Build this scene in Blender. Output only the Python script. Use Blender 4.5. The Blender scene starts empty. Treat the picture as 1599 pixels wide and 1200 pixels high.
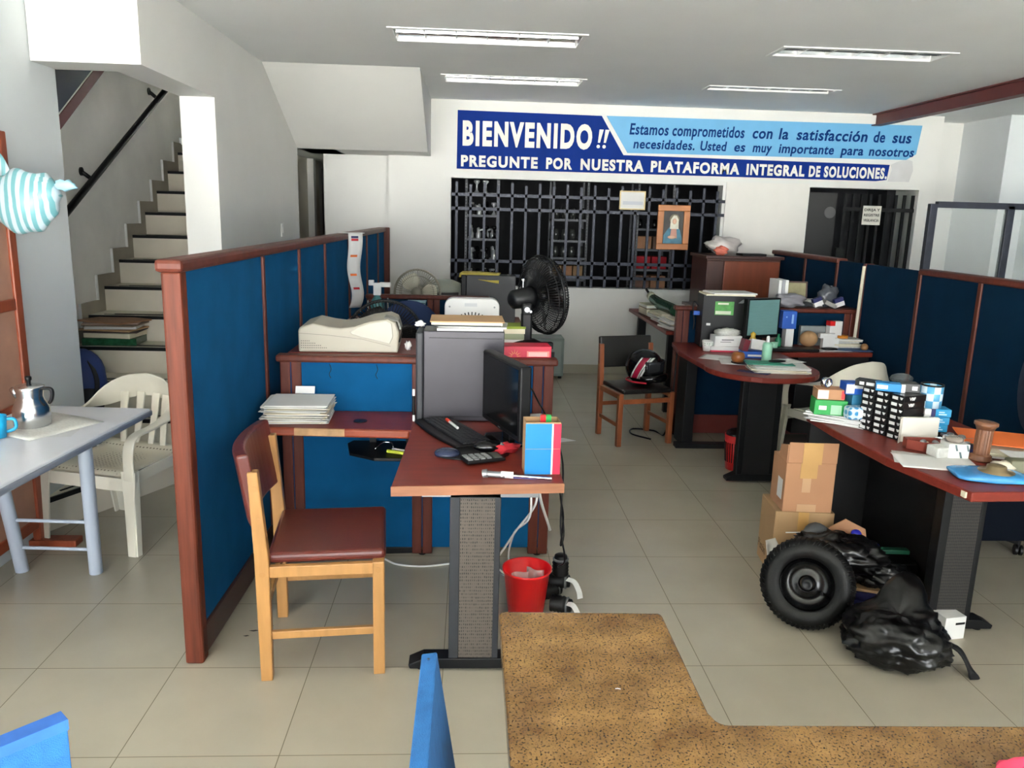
import bpy, bmesh, math, random
from mathutils import Vector, Matrix, Euler
random.seed(7)
S = bpy.context.scene
COL = S.collection
R = math.radians

# ------------------------------------------------------------------ camera
cam_d = bpy.data.cameras.new('camera')
cam_d.sensor_fit = 'HORIZONTAL'
cam_d.sensor_width = 36.0
cam_d.lens = 36.0 * 1245.0 / 1599.0
cam_d.clip_start = 0.02
cam = bpy.data.objects.new('camera', cam_d)
COL.objects.link(cam)
_p, _y, _r = R(12.15), R(3.2), R(1.55)
_f = Vector((math.sin(_y) * math.cos(_p), math.cos(_y) * math.cos(_p), -math.sin(_p)))
_r0 = Vector((math.cos(_y), -math.sin(_y), 0))
_d0 = _f.cross(_r0)
_rt = _r0 * math.cos(_r) - _d0 * math.sin(_r)
_dn = _r0 * math.sin(_r) + _d0 * math.cos(_r)
_m = Matrix((_rt, -_dn, -_f)).transposed().to_4x4()
_m.translation = Vector((0, 0, 1.7))
cam.matrix_world = _m
S.camera = cam

# ------------------------------------------------------------------ sky, daylight, exposure
W = bpy.data.worlds.new('daylight')
S.world = W
W.use_nodes = True
_bg = W.node_tree.nodes['Background']
_bg.inputs[0].default_value = (0.93, 0.97, 1.0, 1)
_bg.inputs[1].default_value = 3.5
# the open shop front behind the photographer lets the daylight in
SF_X0, SF_X1, SF_Z1, SF_Y = -4.5, 3.6, 2.74, -4.2
pl = bpy.data.lights.new('shopfront_daylight', 'AREA')
pl.shape = 'RECTANGLE'
pl.size = SF_X1 - SF_X0
pl.size_y = SF_Z1
pl.cycles.is_portal = True
plo = bpy.data.objects.new('shopfront_daylight', pl)
COL.objects.link(plo)
plo.location = ((SF_X0 + SF_X1) / 2, SF_Y - 0.02, SF_Z1 / 2)
plo.rotation_euler = (R(90), 0, 0)
sun = bpy.data.lights.new('sun', 'SUN')
sun.energy = 150.0
sun.angle = R(0.6)
suno = bpy.data.objects.new('sun', sun)
COL.objects.link(suno)
suno.rotation_euler = (R(-38), R(20), 0)     # added high behind the building: sunlit street bounces light onto the ceiling
S.view_settings.view_transform = 'Standard'
S.view_settings.look = 'None'
S.view_settings.gamma = 1.0
S.view_settings.use_curve_mapping = False
S.view_settings.exposure = 2.05
S.cycles.max_bounces = 10
S.cycles.diffuse_bounces = 6
S.cycles.use_denoising = True

# ------------------------------------------------------------------ materials
def lin(c):
    return tuple(((v / 255) / 12.92 if v / 255 <= 0.04045 else ((v / 255 + 0.055) / 1.055) ** 2.4) for v in c)

MATS = {}
def mat(name, rgb, rough=0.5, metal=0.0, vary=0.0, vscale=6.0, bump=0.0, bscale=60.0, stretch=None, alpha=1.0, trans=0.0, coat=0.0, sheen=0.0, spec=0.5, detail=4.0):
    if name in MATS:
        return MATS[name]
    m = bpy.data.materials.new(name)
    m.use_nodes = True
    nt = m.node_tree
    b = nt.nodes['Principled BSDF']
    c = lin(rgb)
    b.inputs['Base Color'].default_value = (*c, 1)
    b.inputs['Roughness'].default_value = rough
    b.inputs['Metallic'].default_value = metal
    b.inputs['Alpha'].default_value = alpha
    b.inputs['Transmission Weight'].default_value = trans
    b.inputs['Coat Weight'].default_value = coat
    b.inputs['Sheen Weight'].default_value = sheen
    b.inputs['Specular IOR Level'].default_value = spec
    tc = nt.nodes.new('ShaderNodeTexCoord')
    mp = nt.nodes.new('ShaderNodeMapping')
    nt.links.new(tc.outputs['Object'], mp.inputs[0])
    if stretch:
        mp.inputs['Scale'].default_value = stretch
    n = nt.nodes.new('ShaderNodeTexNoise')
    n.inputs['Scale'].default_value = vscale
    n.inputs['Detail'].default_value = detail
    nt.links.new(mp.outputs[0], n.inputs['Vector'])
    rp = nt.nodes.new('ShaderNodeValToRGB')
    v = max(vary, 0.02)
    rp.color_ramp.elements[0].position = 0.3
    rp.color_ramp.elements[1].position = 0.7
    rp.color_ramp.elements[0].color = (*[x * (1 - v) for x in c], 1)
    rp.color_ramp.elements[1].color = (*[min(1, x * (1 + v)) for x in c], 1)
    nt.links.new(n.outputs['Fac'], rp.inputs[0])
    nt.links.new(rp.outputs[0], b.inputs['Base Color'])
    if bump:
        n2 = nt.nodes.new('ShaderNodeTexNoise')
        n2.inputs['Scale'].default_value = bscale
        nt.links.new(mp.outputs[0], n2.inputs['Vector'])
        bp = nt.nodes.new('ShaderNodeBump')
        bp.inputs['Strength'].default_value = bump
        bp.inputs['Distance'].default_value = 0.01
        nt.links.new(n2.outputs['Fac'], bp.inputs['Height'])
        nt.links.new(bp.outputs[0], b.inputs['Normal'])
    MATS[name] = m
    return m

def brick_mat(name, c1, c2, cm, bw, bh, mortar, off, shift, rough, swz=None, vary=0.06, vs=2.5):
    m = mat(name, c1, rough, vary=vary)
    nt = m.node_tree
    b = nt.nodes['Principled BSDF']
    tc = nt.nodes.new('ShaderNodeTexCoord')
    mp = nt.nodes.new('ShaderNodeMapping')
    mp.inputs['Location'].default_value = shift
    if swz:
        mp.inputs['Rotation'].default_value = swz
    nt.links.new(tc.outputs['Object'], mp.inputs[0])
    br = nt.nodes.new('ShaderNodeTexBrick')
    br.offset = off
    br.inputs['Scale'].default_value = 1
    br.inputs['Mortar Size'].default_value = mortar
    br.inputs['Mortar Smooth'].default_value = 0.1
    br.inputs['Brick Width'].default_value = bw
    br.inputs['Row Height'].default_value = bh
    br.inputs['Color1'].default_value = (*lin(c1), 1)
    br.inputs['Color2'].default_value = (*lin(c2), 1)
    br.inputs['Mortar'].default_value = (*lin(cm), 1)
    nt.links.new(mp.outputs[0], br.inputs['Vector'])
    n = nt.nodes.new('ShaderNodeTexNoise')
    n.inputs['Scale'].default_value = vs
    n.inputs['Detail'].default_value = 8
    nt.links.new(tc.outputs['Object'], n.inputs['Vector'])
    mr = nt.nodes.new('ShaderNodeMapRange')
    mr.inputs['From Min'].default_value = 0.3
    mr.inputs['From Max'].default_value = 0.7
    mr.inputs['To Min'].default_value = 1 - vary
    mr.inputs['To Max'].default_value = 1 + vary
    nt.links.new(n.outputs['Fac'], mr.inputs['Value'])
    mx = nt.nodes.new('ShaderNodeVectorMath')
    mx.operation = 'SCALE'
    nt.links.new(br.outputs['Color'], mx.inputs[0])
    nt.links.new(mr.outputs['Result'], mx.inputs['Scale'])
    nt.links.new(mx.outputs[0], b.inputs['Base Color'])
    return m

def speck_mat(name, base, light, dark, rough, scale=90.0):
    m = mat(name, base, rough)
    nt = m.node_tree
    b = nt.nodes['Principled BSDF']
    tc = nt.nodes.new('ShaderNodeTexCoord')
    def noise(sc, det):
        n = nt.nodes.new('ShaderNodeTexNoise')
        n.inputs['Scale'].default_value = sc
        n.inputs['Detail'].default_value = det
        n.inputs['Roughness'].default_value = 0.65
        nt.links.new(tc.outputs['Object'], n.inputs['Vector'])
        return n
    def ramp(src, p0, c0, p1, c1):
        r = nt.nodes.new('ShaderNodeValToRGB')
        r.color_ramp.elements[0].position = p0
        r.color_ramp.elements[0].color = c0
        r.color_ramp.elements[1].position = p1
        r.color_ramp.elements[1].color = c1
        nt.links.new(src, r.inputs[0])
        return r
    a = ramp(noise(9, 9).outputs['Fac'], 0.36, (*lin(base), 1), 0.66, (*lin(light), 1))
    k = ramp(noise(scale, 3).outputs['Fac'], 0.38, (0, 0, 0, 1), 0.45, (1, 1, 1, 1))
    mx = nt.nodes.new('ShaderNodeMix')
    mx.data_type = 'RGBA'
    nt.links.new(k.outputs[0], mx.inputs['Factor'])
    mx.inputs[6].default_value = (*lin(dark), 1)
    nt.links.new(a.outputs[0], mx.inputs[7])
    nt.links.new(mx.outputs[2], b.inputs['Base Color'])
    return m

def dots_mat(name, base, hole, cell, rough, r=0.3, squash=(1, 1, 1), metal=0.0):
    """regular perforations drawn as small dark holes in a sheet"""
    m = mat(name, base, rough, metal)
    nt = m.node_tree
    b = nt.nodes['Principled BSDF']
    tc = nt.nodes.new('ShaderNodeTexCoord')
    mp = nt.nodes.new('ShaderNodeMapping')
    mp.inputs['Scale'].default_value = [1 / cell * s for s in squash]
    nt.links.new(tc.outputs['Object'], mp.inputs[0])
    vo = nt.nodes.new('ShaderNodeTexVoronoi')
    vo.inputs['Scale'].default_value = 1.0
    vo.inputs['Randomness'].default_value = 0.12
    nt.links.new(mp.outputs[0], vo.inputs['Vector'])
    rp = nt.nodes.new('ShaderNodeValToRGB')
    rp.color_ramp.elements[0].position = r
    rp.color_ramp.elements[0].color = (*lin(hole), 1)
    rp.color_ramp.elements[1].position = r + 0.1
    rp.color_ramp.elements[1].color = (*lin(base), 1)
    nt.links.new(vo.outputs['Distance'], rp.inputs[0])
    nt.links.new(rp.outputs[0], b.inputs['Base Color'])
    return m

WALL = mat('white_paint', (214, 214, 210), 0.65, vary=0.03, vscale=1.5, bump=0.04, bscale=40)
WALLG = mat('grey_white_paint', (205, 210, 212), 0.6, vary=0.03, vscale=1.5, bump=0.04, bscale=40)
CEIL = mat('ceiling_paint', (226, 229, 228), 0.7, vary=0.03, vscale=1.2)
STAIRW = mat('grimy_wall_paint', (226, 225, 221), 0.7, vary=0.14, vscale=1.6, detail=8)
DIM = mat('gloom_dark_plaster', (34, 35, 38), 0.8, vary=0.1)  # the unlit storeroom's gloom is put into a near-black wall colour
FLOOR = brick_mat('floor_tile', (172, 165, 149), (169, 162, 146), (118, 111, 96), 0.5, 0.5, 0.0016, 0.0, (0.08 + 10, -0.25 + 10, 0), 0.24)
STEP = mat('stair_tile', (208, 201, 184), 0.4, vary=0.08, vscale=3)
BLACK = mat('black_plastic', (10, 10, 12), 0.45, spec=0.3, vary=0.1)
BLACKM = mat('black_metal', (12, 13, 15), 0.45, 0.0, spec=0.3, vary=0.1)
BLACKG = mat('glossy_black', (12, 12, 14), 0.12)
BLACKR = mat('black_rubber', (9, 9, 10), 0.5, spec=0.35, vary=0.1, bump=0.1, bscale=80)
DGREY = mat('dark_grey_paint', (34, 37, 42), 0.5, vary=0.15, vscale=8)
BLUEF = mat('blue_fabric', (16, 78, 122), 1.0, vary=0.12, vscale=5, bump=0.25, bscale=700, spec=0.08)
BLUE_SHADE = mat('shaded_blue_fabric', (9, 38, 60), 1.0, vary=0.12, vscale=5, bump=0.25, bscale=700, spec=0.08)  # blue partition fabric again, with shade put into a darker colour
BLUEL = mat('bright_blue_fabric', (34, 98, 158), 0.9, vary=0.12, vscale=40, bump=0.3, bscale=500)
WOOD = mat('red_brown_wood', (88, 40, 28), 0.45, spec=0.3, vary=0.22, vscale=5, stretch=(6, 6, 0.8), detail=6)
WOODV = mat('worn_post_wood', (92, 42, 26), 0.5, spec=0.25, vary=0.3, vscale=6, stretch=(8, 8, 0.6), detail=8)
WOODD = mat('dark_wood', (60, 30, 24), 0.35, vary=0.2, vscale=5, stretch=(6, 0.8, 6))
MAHOG = mat('mahogany_laminate', (112, 42, 32), 0.38, spec=0.25, vary=0.14, vscale=4, stretch=(1, 8, 8))
EDGE = mat('orange_wood_edge', (134, 56, 28), 0.3, vary=0.2, vscale=8, stretch=(0.6, 6, 6))
PALEEDGE = mat('bare_wood_edge', (150, 100, 72), 0.5, vary=0.15, vscale=9, stretch=(0.6, 6, 6))
BEECH = mat('beech_wood', (172, 126, 74), 0.35, vary=0.12, vscale=5, stretch=(6, 6, 0.8))
CHAIRW = mat('brown_chair_wood', (140, 78, 46), 0.35, vary=0.15, vscale=5, stretch=(6, 6, 0.8))
LEATHB = mat('brown_leather', (92, 38, 30), 0.32, vary=0.12, vscale=6, bump=0.08, bscale=200)
LEATHK = mat('black_leather', (22, 20, 20), 0.3, vary=0.1, bump=0.08, bscale=200)
PLAST = mat('ivory_plastic', (212, 208, 192), 0.3, vary=0.04)
PLASTH = dots_mat('perforated_ivory_plastic', (208, 202, 182), (112, 104, 84), 0.022, 0.35, 0.2)
WHITE = mat('white_plastic', (218, 218, 216), 0.35)
PANELK = mat('black_navy_panel', (8, 14, 24), 0.8, spec=0.1)
BEIGE = mat('printer_plastic', (164, 158, 143), 0.45)
PAPER = mat('white_paper', (210, 210, 208), 0.8, vary=0.03)
PAPERC = mat('cream_paper', (212, 204, 180), 0.8, vary=0.05)
NEWS = mat('newsprint', (196, 196, 190), 0.85, vary=0.12, vscale=60, stretch=(1, 5, 1))
KRAFT = mat('kraft_folder', (180, 144, 104), 0.7, vary=0.06)
CARD = mat('cardboard', (172, 126, 92), 0.75, vary=0.07, vscale=4)
CARD2 = mat('pale_cardboard', (168, 136, 98), 0.75, vary=0.07, vscale=4)
TAPE = mat('packing_tape', (186, 144, 84), 0.3, vary=0.1)
ALU = mat('aluminium', (214, 216, 218), 0.22, 1.0, vary=0.05)
STEEL = mat('galvanised_steel', (150, 152, 154), 0.4, 0.8, vary=0.1)
CHROME = mat('chrome', (220, 222, 226), 0.12, 1.0)
GREYM = mat('grey_blue_enamel', (168, 178, 192), 0.4)
TABLET = mat('grey_white_laminate', (200, 203, 210), 0.35, vary=0.02)
RED = mat('red_plastic', (196, 30, 32), 0.35)
REDC = mat('red_cloth', (176, 30, 42), 0.8)
PINK = mat('pink_cloth', (238, 70, 106), 0.85, vary=0.15, vscale=20)
BLUEB = mat('blue_card', (24, 126, 190), 0.45, vary=0.04)
BLUEK = mat('royal_blue_card', (24, 84, 176), 0.45, vary=0.04)
NAVY = mat('navy_card', (24, 30, 84), 0.5)
CYAN = mat('cyan_plastic', (24, 150, 196), 0.35)
GREEN = mat('green_card', (26, 150, 66), 0.45)
TEAL = mat('teal_plastic', (60, 150, 140), 0.35)
MINT = mat('mint_plastic', (150, 206, 178), 0.4)
YELLOW = mat('yellow_paper', (190, 172, 76), 0.8)
LIME = mat('lime_paper', (138, 156, 50), 0.7)
ORANGE = mat('orange_paper', (226, 110, 44), 0.7)
ORWOOD = mat('orange_wood', (142, 66, 38), 0.4, vary=0.18, vscale=5, stretch=(6, 6, 0.8))
MAROON = mat('maroon_steel', (96, 44, 40), 0.45)
CORK = speck_mat('cork_laminate', (98, 68, 34), (148, 114, 66), (30, 20, 14), 0.2, 260)
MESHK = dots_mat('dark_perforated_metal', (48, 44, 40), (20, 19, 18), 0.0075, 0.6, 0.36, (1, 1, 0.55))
MESHP = dots_mat('perforated_metal', (84, 76, 68), (28, 26, 24), 0.0075, 0.6, 0.36, (1, 1, 0.55))
CLEAR = mat('clear_plastic', (236, 240, 240), 0.15, alpha=0.35)
CLEARG = mat('glazing', (220, 230, 228), 0.03, alpha=0.14)
BAGB = mat('black_bin_bag', (11, 11, 12), 0.28, vary=0.1, bump=0.25, bscale=14)
SIGND = mat('sign_blue_paint', (20, 48, 124), 0.8, spec=0.1, vary=0.04)
SIGNL = mat('sign_sky_paint', (100, 166, 208), 0.55, vary=0.03)
SIGNT = mat('sign_letter_blue', (12, 54, 112), 0.8, spec=0.1)
SIGNW = mat('sign_letter_white', (226, 224, 214), 0.6)
RACK = mat('rack_steel', (96, 98, 102), 0.5, 0.3, vary=0.15)
SILVER = mat('silvered_metal', (206, 208, 210), 0.3, 0.35)
SCREEN = mat('screen_glass', (8, 9, 10), 0.12)
GRILLE = mat('blue_black_steel', (40, 44, 56), 0.45, 0.3, vary=0.2, vscale=20)

# ------------------------------------------------------------------ geometry helper
def T(x=0, y=0, z=0, rz=0, rx=0, ry=0, s=1):
    return Matrix.Translation((x, y, z)) @ Euler((R(rx), R(ry), R(rz))).to_matrix().to_4x4() @ Matrix.Diagonal((s, s, s, 1))

def spline(pts, n=6):
    """Catmull-Rom through the points"""
    P = [Vector(p) for p in pts]
    P = [P[0] * 2 - P[1]] + P + [P[-1] * 2 - P[-2]]
    out = []
    for i in range(1, len(P) - 2):
        for k in range(n):
            t = k / n
            a, b, c, d = P[i - 1], P[i], P[i + 1], P[i + 2]
            out.append(0.5 * ((2 * b) + (c - a) * t + (2 * a - 5 * b + 4 * c - d) * t * t + (3 * b - a - 3 * c + d) * t ** 3))
    out.append(P[-2])
    return out

_FH = None
class G:
    def __init__(s):
        s.bm = bmesh.new()
        s.mi = 0
    def add(s, vs, fs, M=None, sm=False):
        bv = [s.bm.verts.new(M @ Vector(v) if M else Vector(v)) for v in vs]
        for f in fs:
            try:
                q = s.bm.faces.new([bv[i] for i in f])
                q.material_index = s.mi
                q.smooth = sm
            except ValueError:
                pass
        return s
    def m(s, i):
        s.mi = i
        return s
    def box(s, x0, y0, z0, x1, y1, z1, M=None):
        vs = [(x0, y0, z0), (x1, y0, z0), (x1, y1, z0), (x0, y1, z0), (x0, y0, z1), (x1, y0, z1), (x1, y1, z1), (x0, y1, z1)]
        return s.add(vs, [(0, 3, 2, 1), (4, 5, 6, 7), (0, 1, 5, 4), (1, 2, 6, 5), (2, 3, 7, 6), (3, 0, 4, 7)], M)
    def bar(s, a, b, w, h, up=(0, 0, 1)):
        """rectangular bar from a to b"""
        return s.ribbon([a, b], [up, up], [w, w], [h, h])
    def prism(s, poly, h0, h1, ax='z', M=None):
        n = len(poly)
        def P(a, b, h):
            return (a, b, h) if ax == 'z' else ((a, h, b) if ax == 'y' else (h, a, b))
        vs = [P(a, b, h0) for a, b in poly] + [P(a, b, h1) for a, b in poly]
        fs = [tuple(range(n)), tuple(range(n, 2 * n))] + [(i, (i + 1) % n, n + (i + 1) % n, n + i) for i in range(n)]
        return s.add(vs, fs, M)
    def lathe(s, prof, n=24, M=None, caps=True, sm=True):
        vs, fs = [], []
        for r, z in prof:
            for i in range(n):
                a = 2 * math.pi * i / n
                vs.append((r * math.cos(a), r * math.sin(a), z))
        for k in range(len(prof) - 1):
            for i in range(n):
                j = (i + 1) % n
                fs.append((k * n + i, k * n + j, (k + 1) * n + j, (k + 1) * n + i))
        s.add(vs, fs, M, sm)
        if caps:
            for k in (0, len(prof) - 1):
                if prof[k][0] > 1e-4:
                    s.add(vs[k * n:(k + 1) * n], [tuple(range(n))], M)
        return s
    def cyl(s, a, b, r0, r1=None, n=14, sm=True):
        a, b = Vector(a), Vector(b)
        r1 = r0 if r1 is None else r1
        M = Matrix.Translation(a) @ (b - a).to_track_quat('Z', 'Y').to_matrix().to_4x4()
        return s.lathe([(r0, 0), (r1, (b - a).length)], n, M, True, sm)
    def tube(s, pts, r, n=6, closed=False):
        P = [Vector(p) for p in pts]
        k = len(P)
        vs, fs = [], []
        t0 = (P[1] - P[0]).normalized()
        nv = t0.orthogonal().normalized()
        for i in range(k):
            if closed:
                t = (P[(i + 1) % k] - P[i - 1]).normalized()
            else:
                t = (P[min(i + 1, k - 1)] - P[max(i - 1, 0)]).normalized()
            nv = (nv - t * nv.dot(t)).normalized()
            bv = t.cross(nv)
            rr = r[i] if isinstance(r, (list, tuple)) else r
            for j in range(n):
                a = 2 * math.pi * j / n
                vs.append(P[i] + nv * (rr * math.cos(a)) + bv * (rr * math.sin(a)))
        for i in range(k if closed else k - 1):
            for j in range(n):
                a, b2 = i * n, ((i + 1) % k) * n
                fs.append((a + j, a + (j + 1) % n, b2 + (j + 1) % n, b2 + j))
        if not closed:
            fs.append(tuple(range(n)))
            fs.append(tuple((k - 1) * n + j for j in range(n)))
        return s.add(vs, fs, None, True)
    def ribbon(s, pts, ups, w, t, sm=False):
        """sweep of a rectangle: thickness t along 'ups', width w across"""
        P = [Vector(p) for p in pts]
        k = len(P)
        vs, fs = [], []
        for i in range(k):
            d = (P[min(i + 1, k - 1)] - P[max(i - 1, 0)]).normalized()
            u = Vector(ups[i])
            u = (u - d * u.dot(d)).normalized()
            sd = d.cross(u)
            ww = w[i] if isinstance(w, (list, tuple)) else w
            tt = t[i] if isinstance(t, (list, tuple)) else t
            for a, b in ((-1, -1), (1, -1), (1, 1), (-1, 1)):
                vs.append(P[i] + sd * (a * ww / 2) + u * (b * tt / 2))
        for i in range(k - 1):
            for j in range(4):
                fs.append((i * 4 + j, i * 4 + (j + 1) % 4, (i + 1) * 4 + (j + 1) % 4, (i + 1) * 4 + j))
        fs += [(0, 1, 2, 3), tuple((k - 1) * 4 + j for j in range(4))]
        return s.add(vs, fs, None, sm)
    def grid(s, fn, nu, nv, sm=True, M=None):
        vs = [fn(i / nu, j / nv) for j in range(nv + 1) for i in range(nu + 1)]
        fs = [(j * (nu + 1) + i, j * (nu + 1) + i + 1, (j + 1) * (nu + 1) + i + 1, (j + 1) * (nu + 1) + i) for j in range(nv) for i in range(nu)]
        return s.add(vs, fs, M, sm)
    def ball(s, c, r, sc=(1, 1, 1), n=16, m=10, M=None, fn=None):
        vs, fs = [], []
        c = Vector(c)
        for j in range(m + 1):
            th = math.pi * j / m
            for i in range(n):
                a = 2 * math.pi * i / n
                d = Vector((math.sin(th) * math.cos(a), math.sin(th) * math.sin(a), math.cos(th)))
                k = fn(d) if fn else 1.0
                vs.append(c + Vector((d.x * sc[0], d.y * sc[1], d.z * sc[2])) * (r * k))
        for j in range(m):
            for i in range(n):
                q = (i + 1) % n
                if j == 0:
                    fs.append((0, n + i, n + q))
                elif j == m - 1:
                    fs.append((j * n + i, (j + 1) * n, j * n + q))
                else:
                    fs.append((j * n + i, (j + 1) * n + i, (j + 1) * n + q, j * n + q))
        return s.add(vs, fs, M, True)
    def text(s, body, w, h, M=None, ext=0.002, bold=0.0, shear=0.0, space=1.0):
        """flat lettering: baseline from (0,0), fitted to width w, capitals h tall, in the local XY plane"""
        global _FH
        def mk(tx, b, e):
            c = bpy.data.curves.new('t', 'FONT')
            c.body = tx
            c.size = 1.0
            c.offset = b
            c.extrude = e
            c.shear = shear
            c.space_character = space
            c.resolution_u = 4
            o = bpy.data.objects.new('t', c)
            me = bpy.data.meshes.new_from_object(o)
            bpy.data.objects.remove(o)
            bpy.data.curves.remove(c)
            return me
        if _FH is None:
            me = mk('H', 0, 0)
            _FH = max(v.co.y for v in me.vertices)
            bpy.data.meshes.remove(me)
        me = mk(body, bold, 0.5)
        xs = [v.co.x for v in me.vertices]
        x0, x1 = min(xs), max(xs)
        sx, sy = w / (x1 - x0), h / _FH
        vs = [((v.co.x - x0) * sx, v.co.y * sy, (v.co.z + 0.5) * ext) for v in me.vertices]
        fs = [tuple(p.vertices) for p in me.polygons]
        bpy.data.meshes.remove(me)
        return s.add(vs, fs, M)

def _finish(o, bevel, seg, sub, solid, smooth):
    if sub:
        md = o.modifiers.new('sub', 'SUBSURF')
        md.levels = md.render_levels = sub
    if solid:
        md = o.modifiers.new('solid', 'SOLIDIFY')
        md.thickness = solid
        md.offset = 0
    if bevel:
        md = o.modifiers.new('bevel', 'BEVEL')
        md.width = bevel
        md.segments = seg
        md.limit_method = 'ANGLE'
        md.angle_limit = R(40)

def obj(name, g, m, parent=None, loc=None, rz=0, rot=None, bevel=0, seg=2, sub=0, solid=0, smooth=False, label=None, kind=None, keep=False):
    me = bpy.data.meshes.new(name)
    if not keep:
        bmesh.ops.recalc_face_normals(g.bm, faces=g.bm.faces[:])
    if smooth:
        for f in g.bm.faces:
            f.smooth = True
    g.bm.to_mesh(me)
    g.bm.free()
    for q in (m if isinstance(m, (list, tuple)) else [m]):
        me.materials.append(q)
    o = bpy.data.objects.new(name, me)
    COL.objects.link(o)
    if parent:
        o.parent = parent
    if loc:
        o.location = loc
    if rot:
        o.rotation_euler = rot
    elif rz:
        o.rotation_euler = (0, 0, R(rz))
    if label:
        o['label'] = label
    if kind:
        o['kind'] = kind
    _finish(o, bevel, seg, sub, solid, smooth)
    return o

def tag(o, label, cat, group=None):
    o['label'] = label
    o['category'] = cat
    if group:
        o['group'] = group
    return o

def thing(name, label, cat, loc=(0, 0, 0), rz=0, group=None, rot=None, s=1):
    o = bpy.data.objects.new(name, None)
    o.empty_display_size = 0.05
    COL.objects.link(o)
    o.location = loc
    o.rotation_euler = rot if rot else (0, 0, R(rz))
    if s != 1:
        o.scale = (s, s, s)
    return tag(o, label, cat, group)

def one(name, label, cat, g, m, loc=(0, 0, 0), rz=0, group=None, **k):
    return tag(obj(name, g, m, None, loc, rz, **k), label, cat, group)

def struct(name, g, m, **k):
    return obj(name, g, m, kind='structure', **k)

def copy_tree(o, parent=None):
    c = o.copy()
    COL.objects.link(c)
    c.parent = parent
    for ch in list(o.children):
        copy_tree(ch, c)
    return c

def slab(x0, x1, y0, y1, z0, z1, holes, ax='z'):
    """box with rectangular holes through its thin direction"""
    g = G()
    if ax == 'z':
        us, vs = [x0, x1], [y0, y1]
    else:
        us, vs = [x0, x1], [z0, z1]
    for a, b, c, d in holes:
        us += [a, b]
        vs += [c, d]
    us, vs = sorted(set(us)), sorted(set(vs))
    for i in range(len(us) - 1):
        for j in range(len(vs) - 1):
            cu, cv = (us[i] + us[i + 1]) / 2, (vs[j] + vs[j + 1]) / 2
            if any(a < cu < b and c < cv < d for a, b, c, d in holes):
                continue
            if ax == 'z':
                g.box(us[i], vs[j], z0, us[i + 1], vs[j + 1], z1)
            else:
                g.box(us[i], y0, vs[j], us[i + 1], y1, vs[j + 1])
    return g
# ================================================================== THE SETTING
struct('floor', G().box(-4.8, -4.4, -0.1, 6.2, 12.6, 0), FLOOR)
struct('pavement', G().box(-16, -24, -0.1, 16, -4.4, -0.02), mat('concrete', (150, 148, 142), 0.9, vary=0.1))
LAMPS = [(-0.52, 0.70, 5.31, 5.70), (-0.25, 0.93, 6.98, 7.34), (2.02, 3.16, 5.42, 5.71), (2.02, 3.13, 7.06, 7.26)]
struct('ceiling', slab(-1.87, 6.2, -4.4, 9.15, 2.8, 2.9, LAMPS), CEIL)
struct('ceiling_left', G().box(-4.75, -4.4, 2.8, -1.87, 4.56, 2.9), CEIL)
struct('wall_left_front', G().box(-2.36, 2.9, 0, -2.19, 4.55, 2.8).box(-3.0, 4.42, 0, -2.36, 4.55, 2.8).box(-4.6, 2.9, 0, -2.36, 3.05, 2.8).box(-4.75, -4.2, 0, -4.6, 3.05, 2.8), WALLG)
# wall above and beyond the stair opening
struct('wall_left_lintel', G().box(-2.185, 4.3, 2.37, -1.65, 4.55, 2.8), WALL)
struct('wall_left', G().box(-1.87, 4.55, 2.37, -1.65, 5.46, 2.8).box(-1.87, 5.46, 0, -1.65, 7.93, 2.8), WALL)
struct('wall_stairwell_upper', G().box(-3.0, 4.3, 2.9, -1.65, 4.5, 5.4).box(-1.87, 4.5, 2.8, -1.65, 10.2, 5.4), WALL)
struct('wall_stairwell_left', G().box(-2.94, 4.5, 0, -2.74, 10.4, 5.4), STAIRW)
struct('wall_stairwell_back', G().box(-2.74, 10.2, 0, -1.87, 10.4, 5.4), STAIRW)
struct('ceiling_stairwell', G().box(-3.0, 4.3, 5.4, -1.65, 10.4, 5.5), CEIL)
# painted stripes following the stairs on the stairwell wall
struct('trim_navy_stripe', G().prism([(5.10, 2.26), (5.10, 1.88), (7.2, 3.27), (7.2, 3.66)], -2.745, -2.735, 'x'), mat('navy_paint', (30, 42, 70), 0.6))
struct('trim_red_stripe', G().prism([(5.10, 1.86), (5.10, 1.77), (7.2, 3.16), (7.2, 3.25)], -2.745, -2.735, 'x'), mat('dark_red_paint', (104, 40, 46), 0.6))

# staircase
g = G()
RUN, RISE, Y2 = 0.285, 0.18, 4.98
first = [(-2.19, 4.02), (-1.66, 5.10), (-1.87, 5.3), (-2.74, 5.3), (-2.74, 4.56), (-2.19, 4.56)]
g.prism(first, 0, RISE)
for k in range(2, 17):
    y = Y2 + RUN * (k - 2)
    g.box(-2.74, y, RISE * (k - 1) - (0.18 if k == 2 else 0.0) * 0, -1.87, 10.2, RISE * k)
g.m(1)
g.bar((-2.19, 4.015, RISE - 0.012), (-1.66, 5.095, RISE - 0.012), 0.012, 0.026)
g.bar((-2.17, 4.16, RISE + 0.002), (-1.72, 5.08, RISE + 0.002), 0.012, 0.005)
for k in range(2, 17):
    y = Y2 + RUN * (k - 2)
    g.box(-2.735, y - 0.004, RISE * k - 0.022, -1.875, y + 0.008, RISE * k + 0.001)
    for d, a, b in ((0.05, 0.1, 0.72), (0.085, 0.16, 0.8)):
        g.box(-2.74 + a, y + d, RISE * k, -2.74 + b, y + d + 0.012, RISE * k + 0.003)
g.m(2)
for k in range(3, 17):
    y = Y2 + RUN * (k - 2)
    g.box(-2.739, y - 0.10, RISE * (k - 1), -2.725, y + RUN - 0.1, RISE * k + 0.09)
    g.m(3).box(-2.741, y - 0.108, RISE * k - 0.09, -2.723, y - 0.099, RISE * k + 0.092).m(2)
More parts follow.
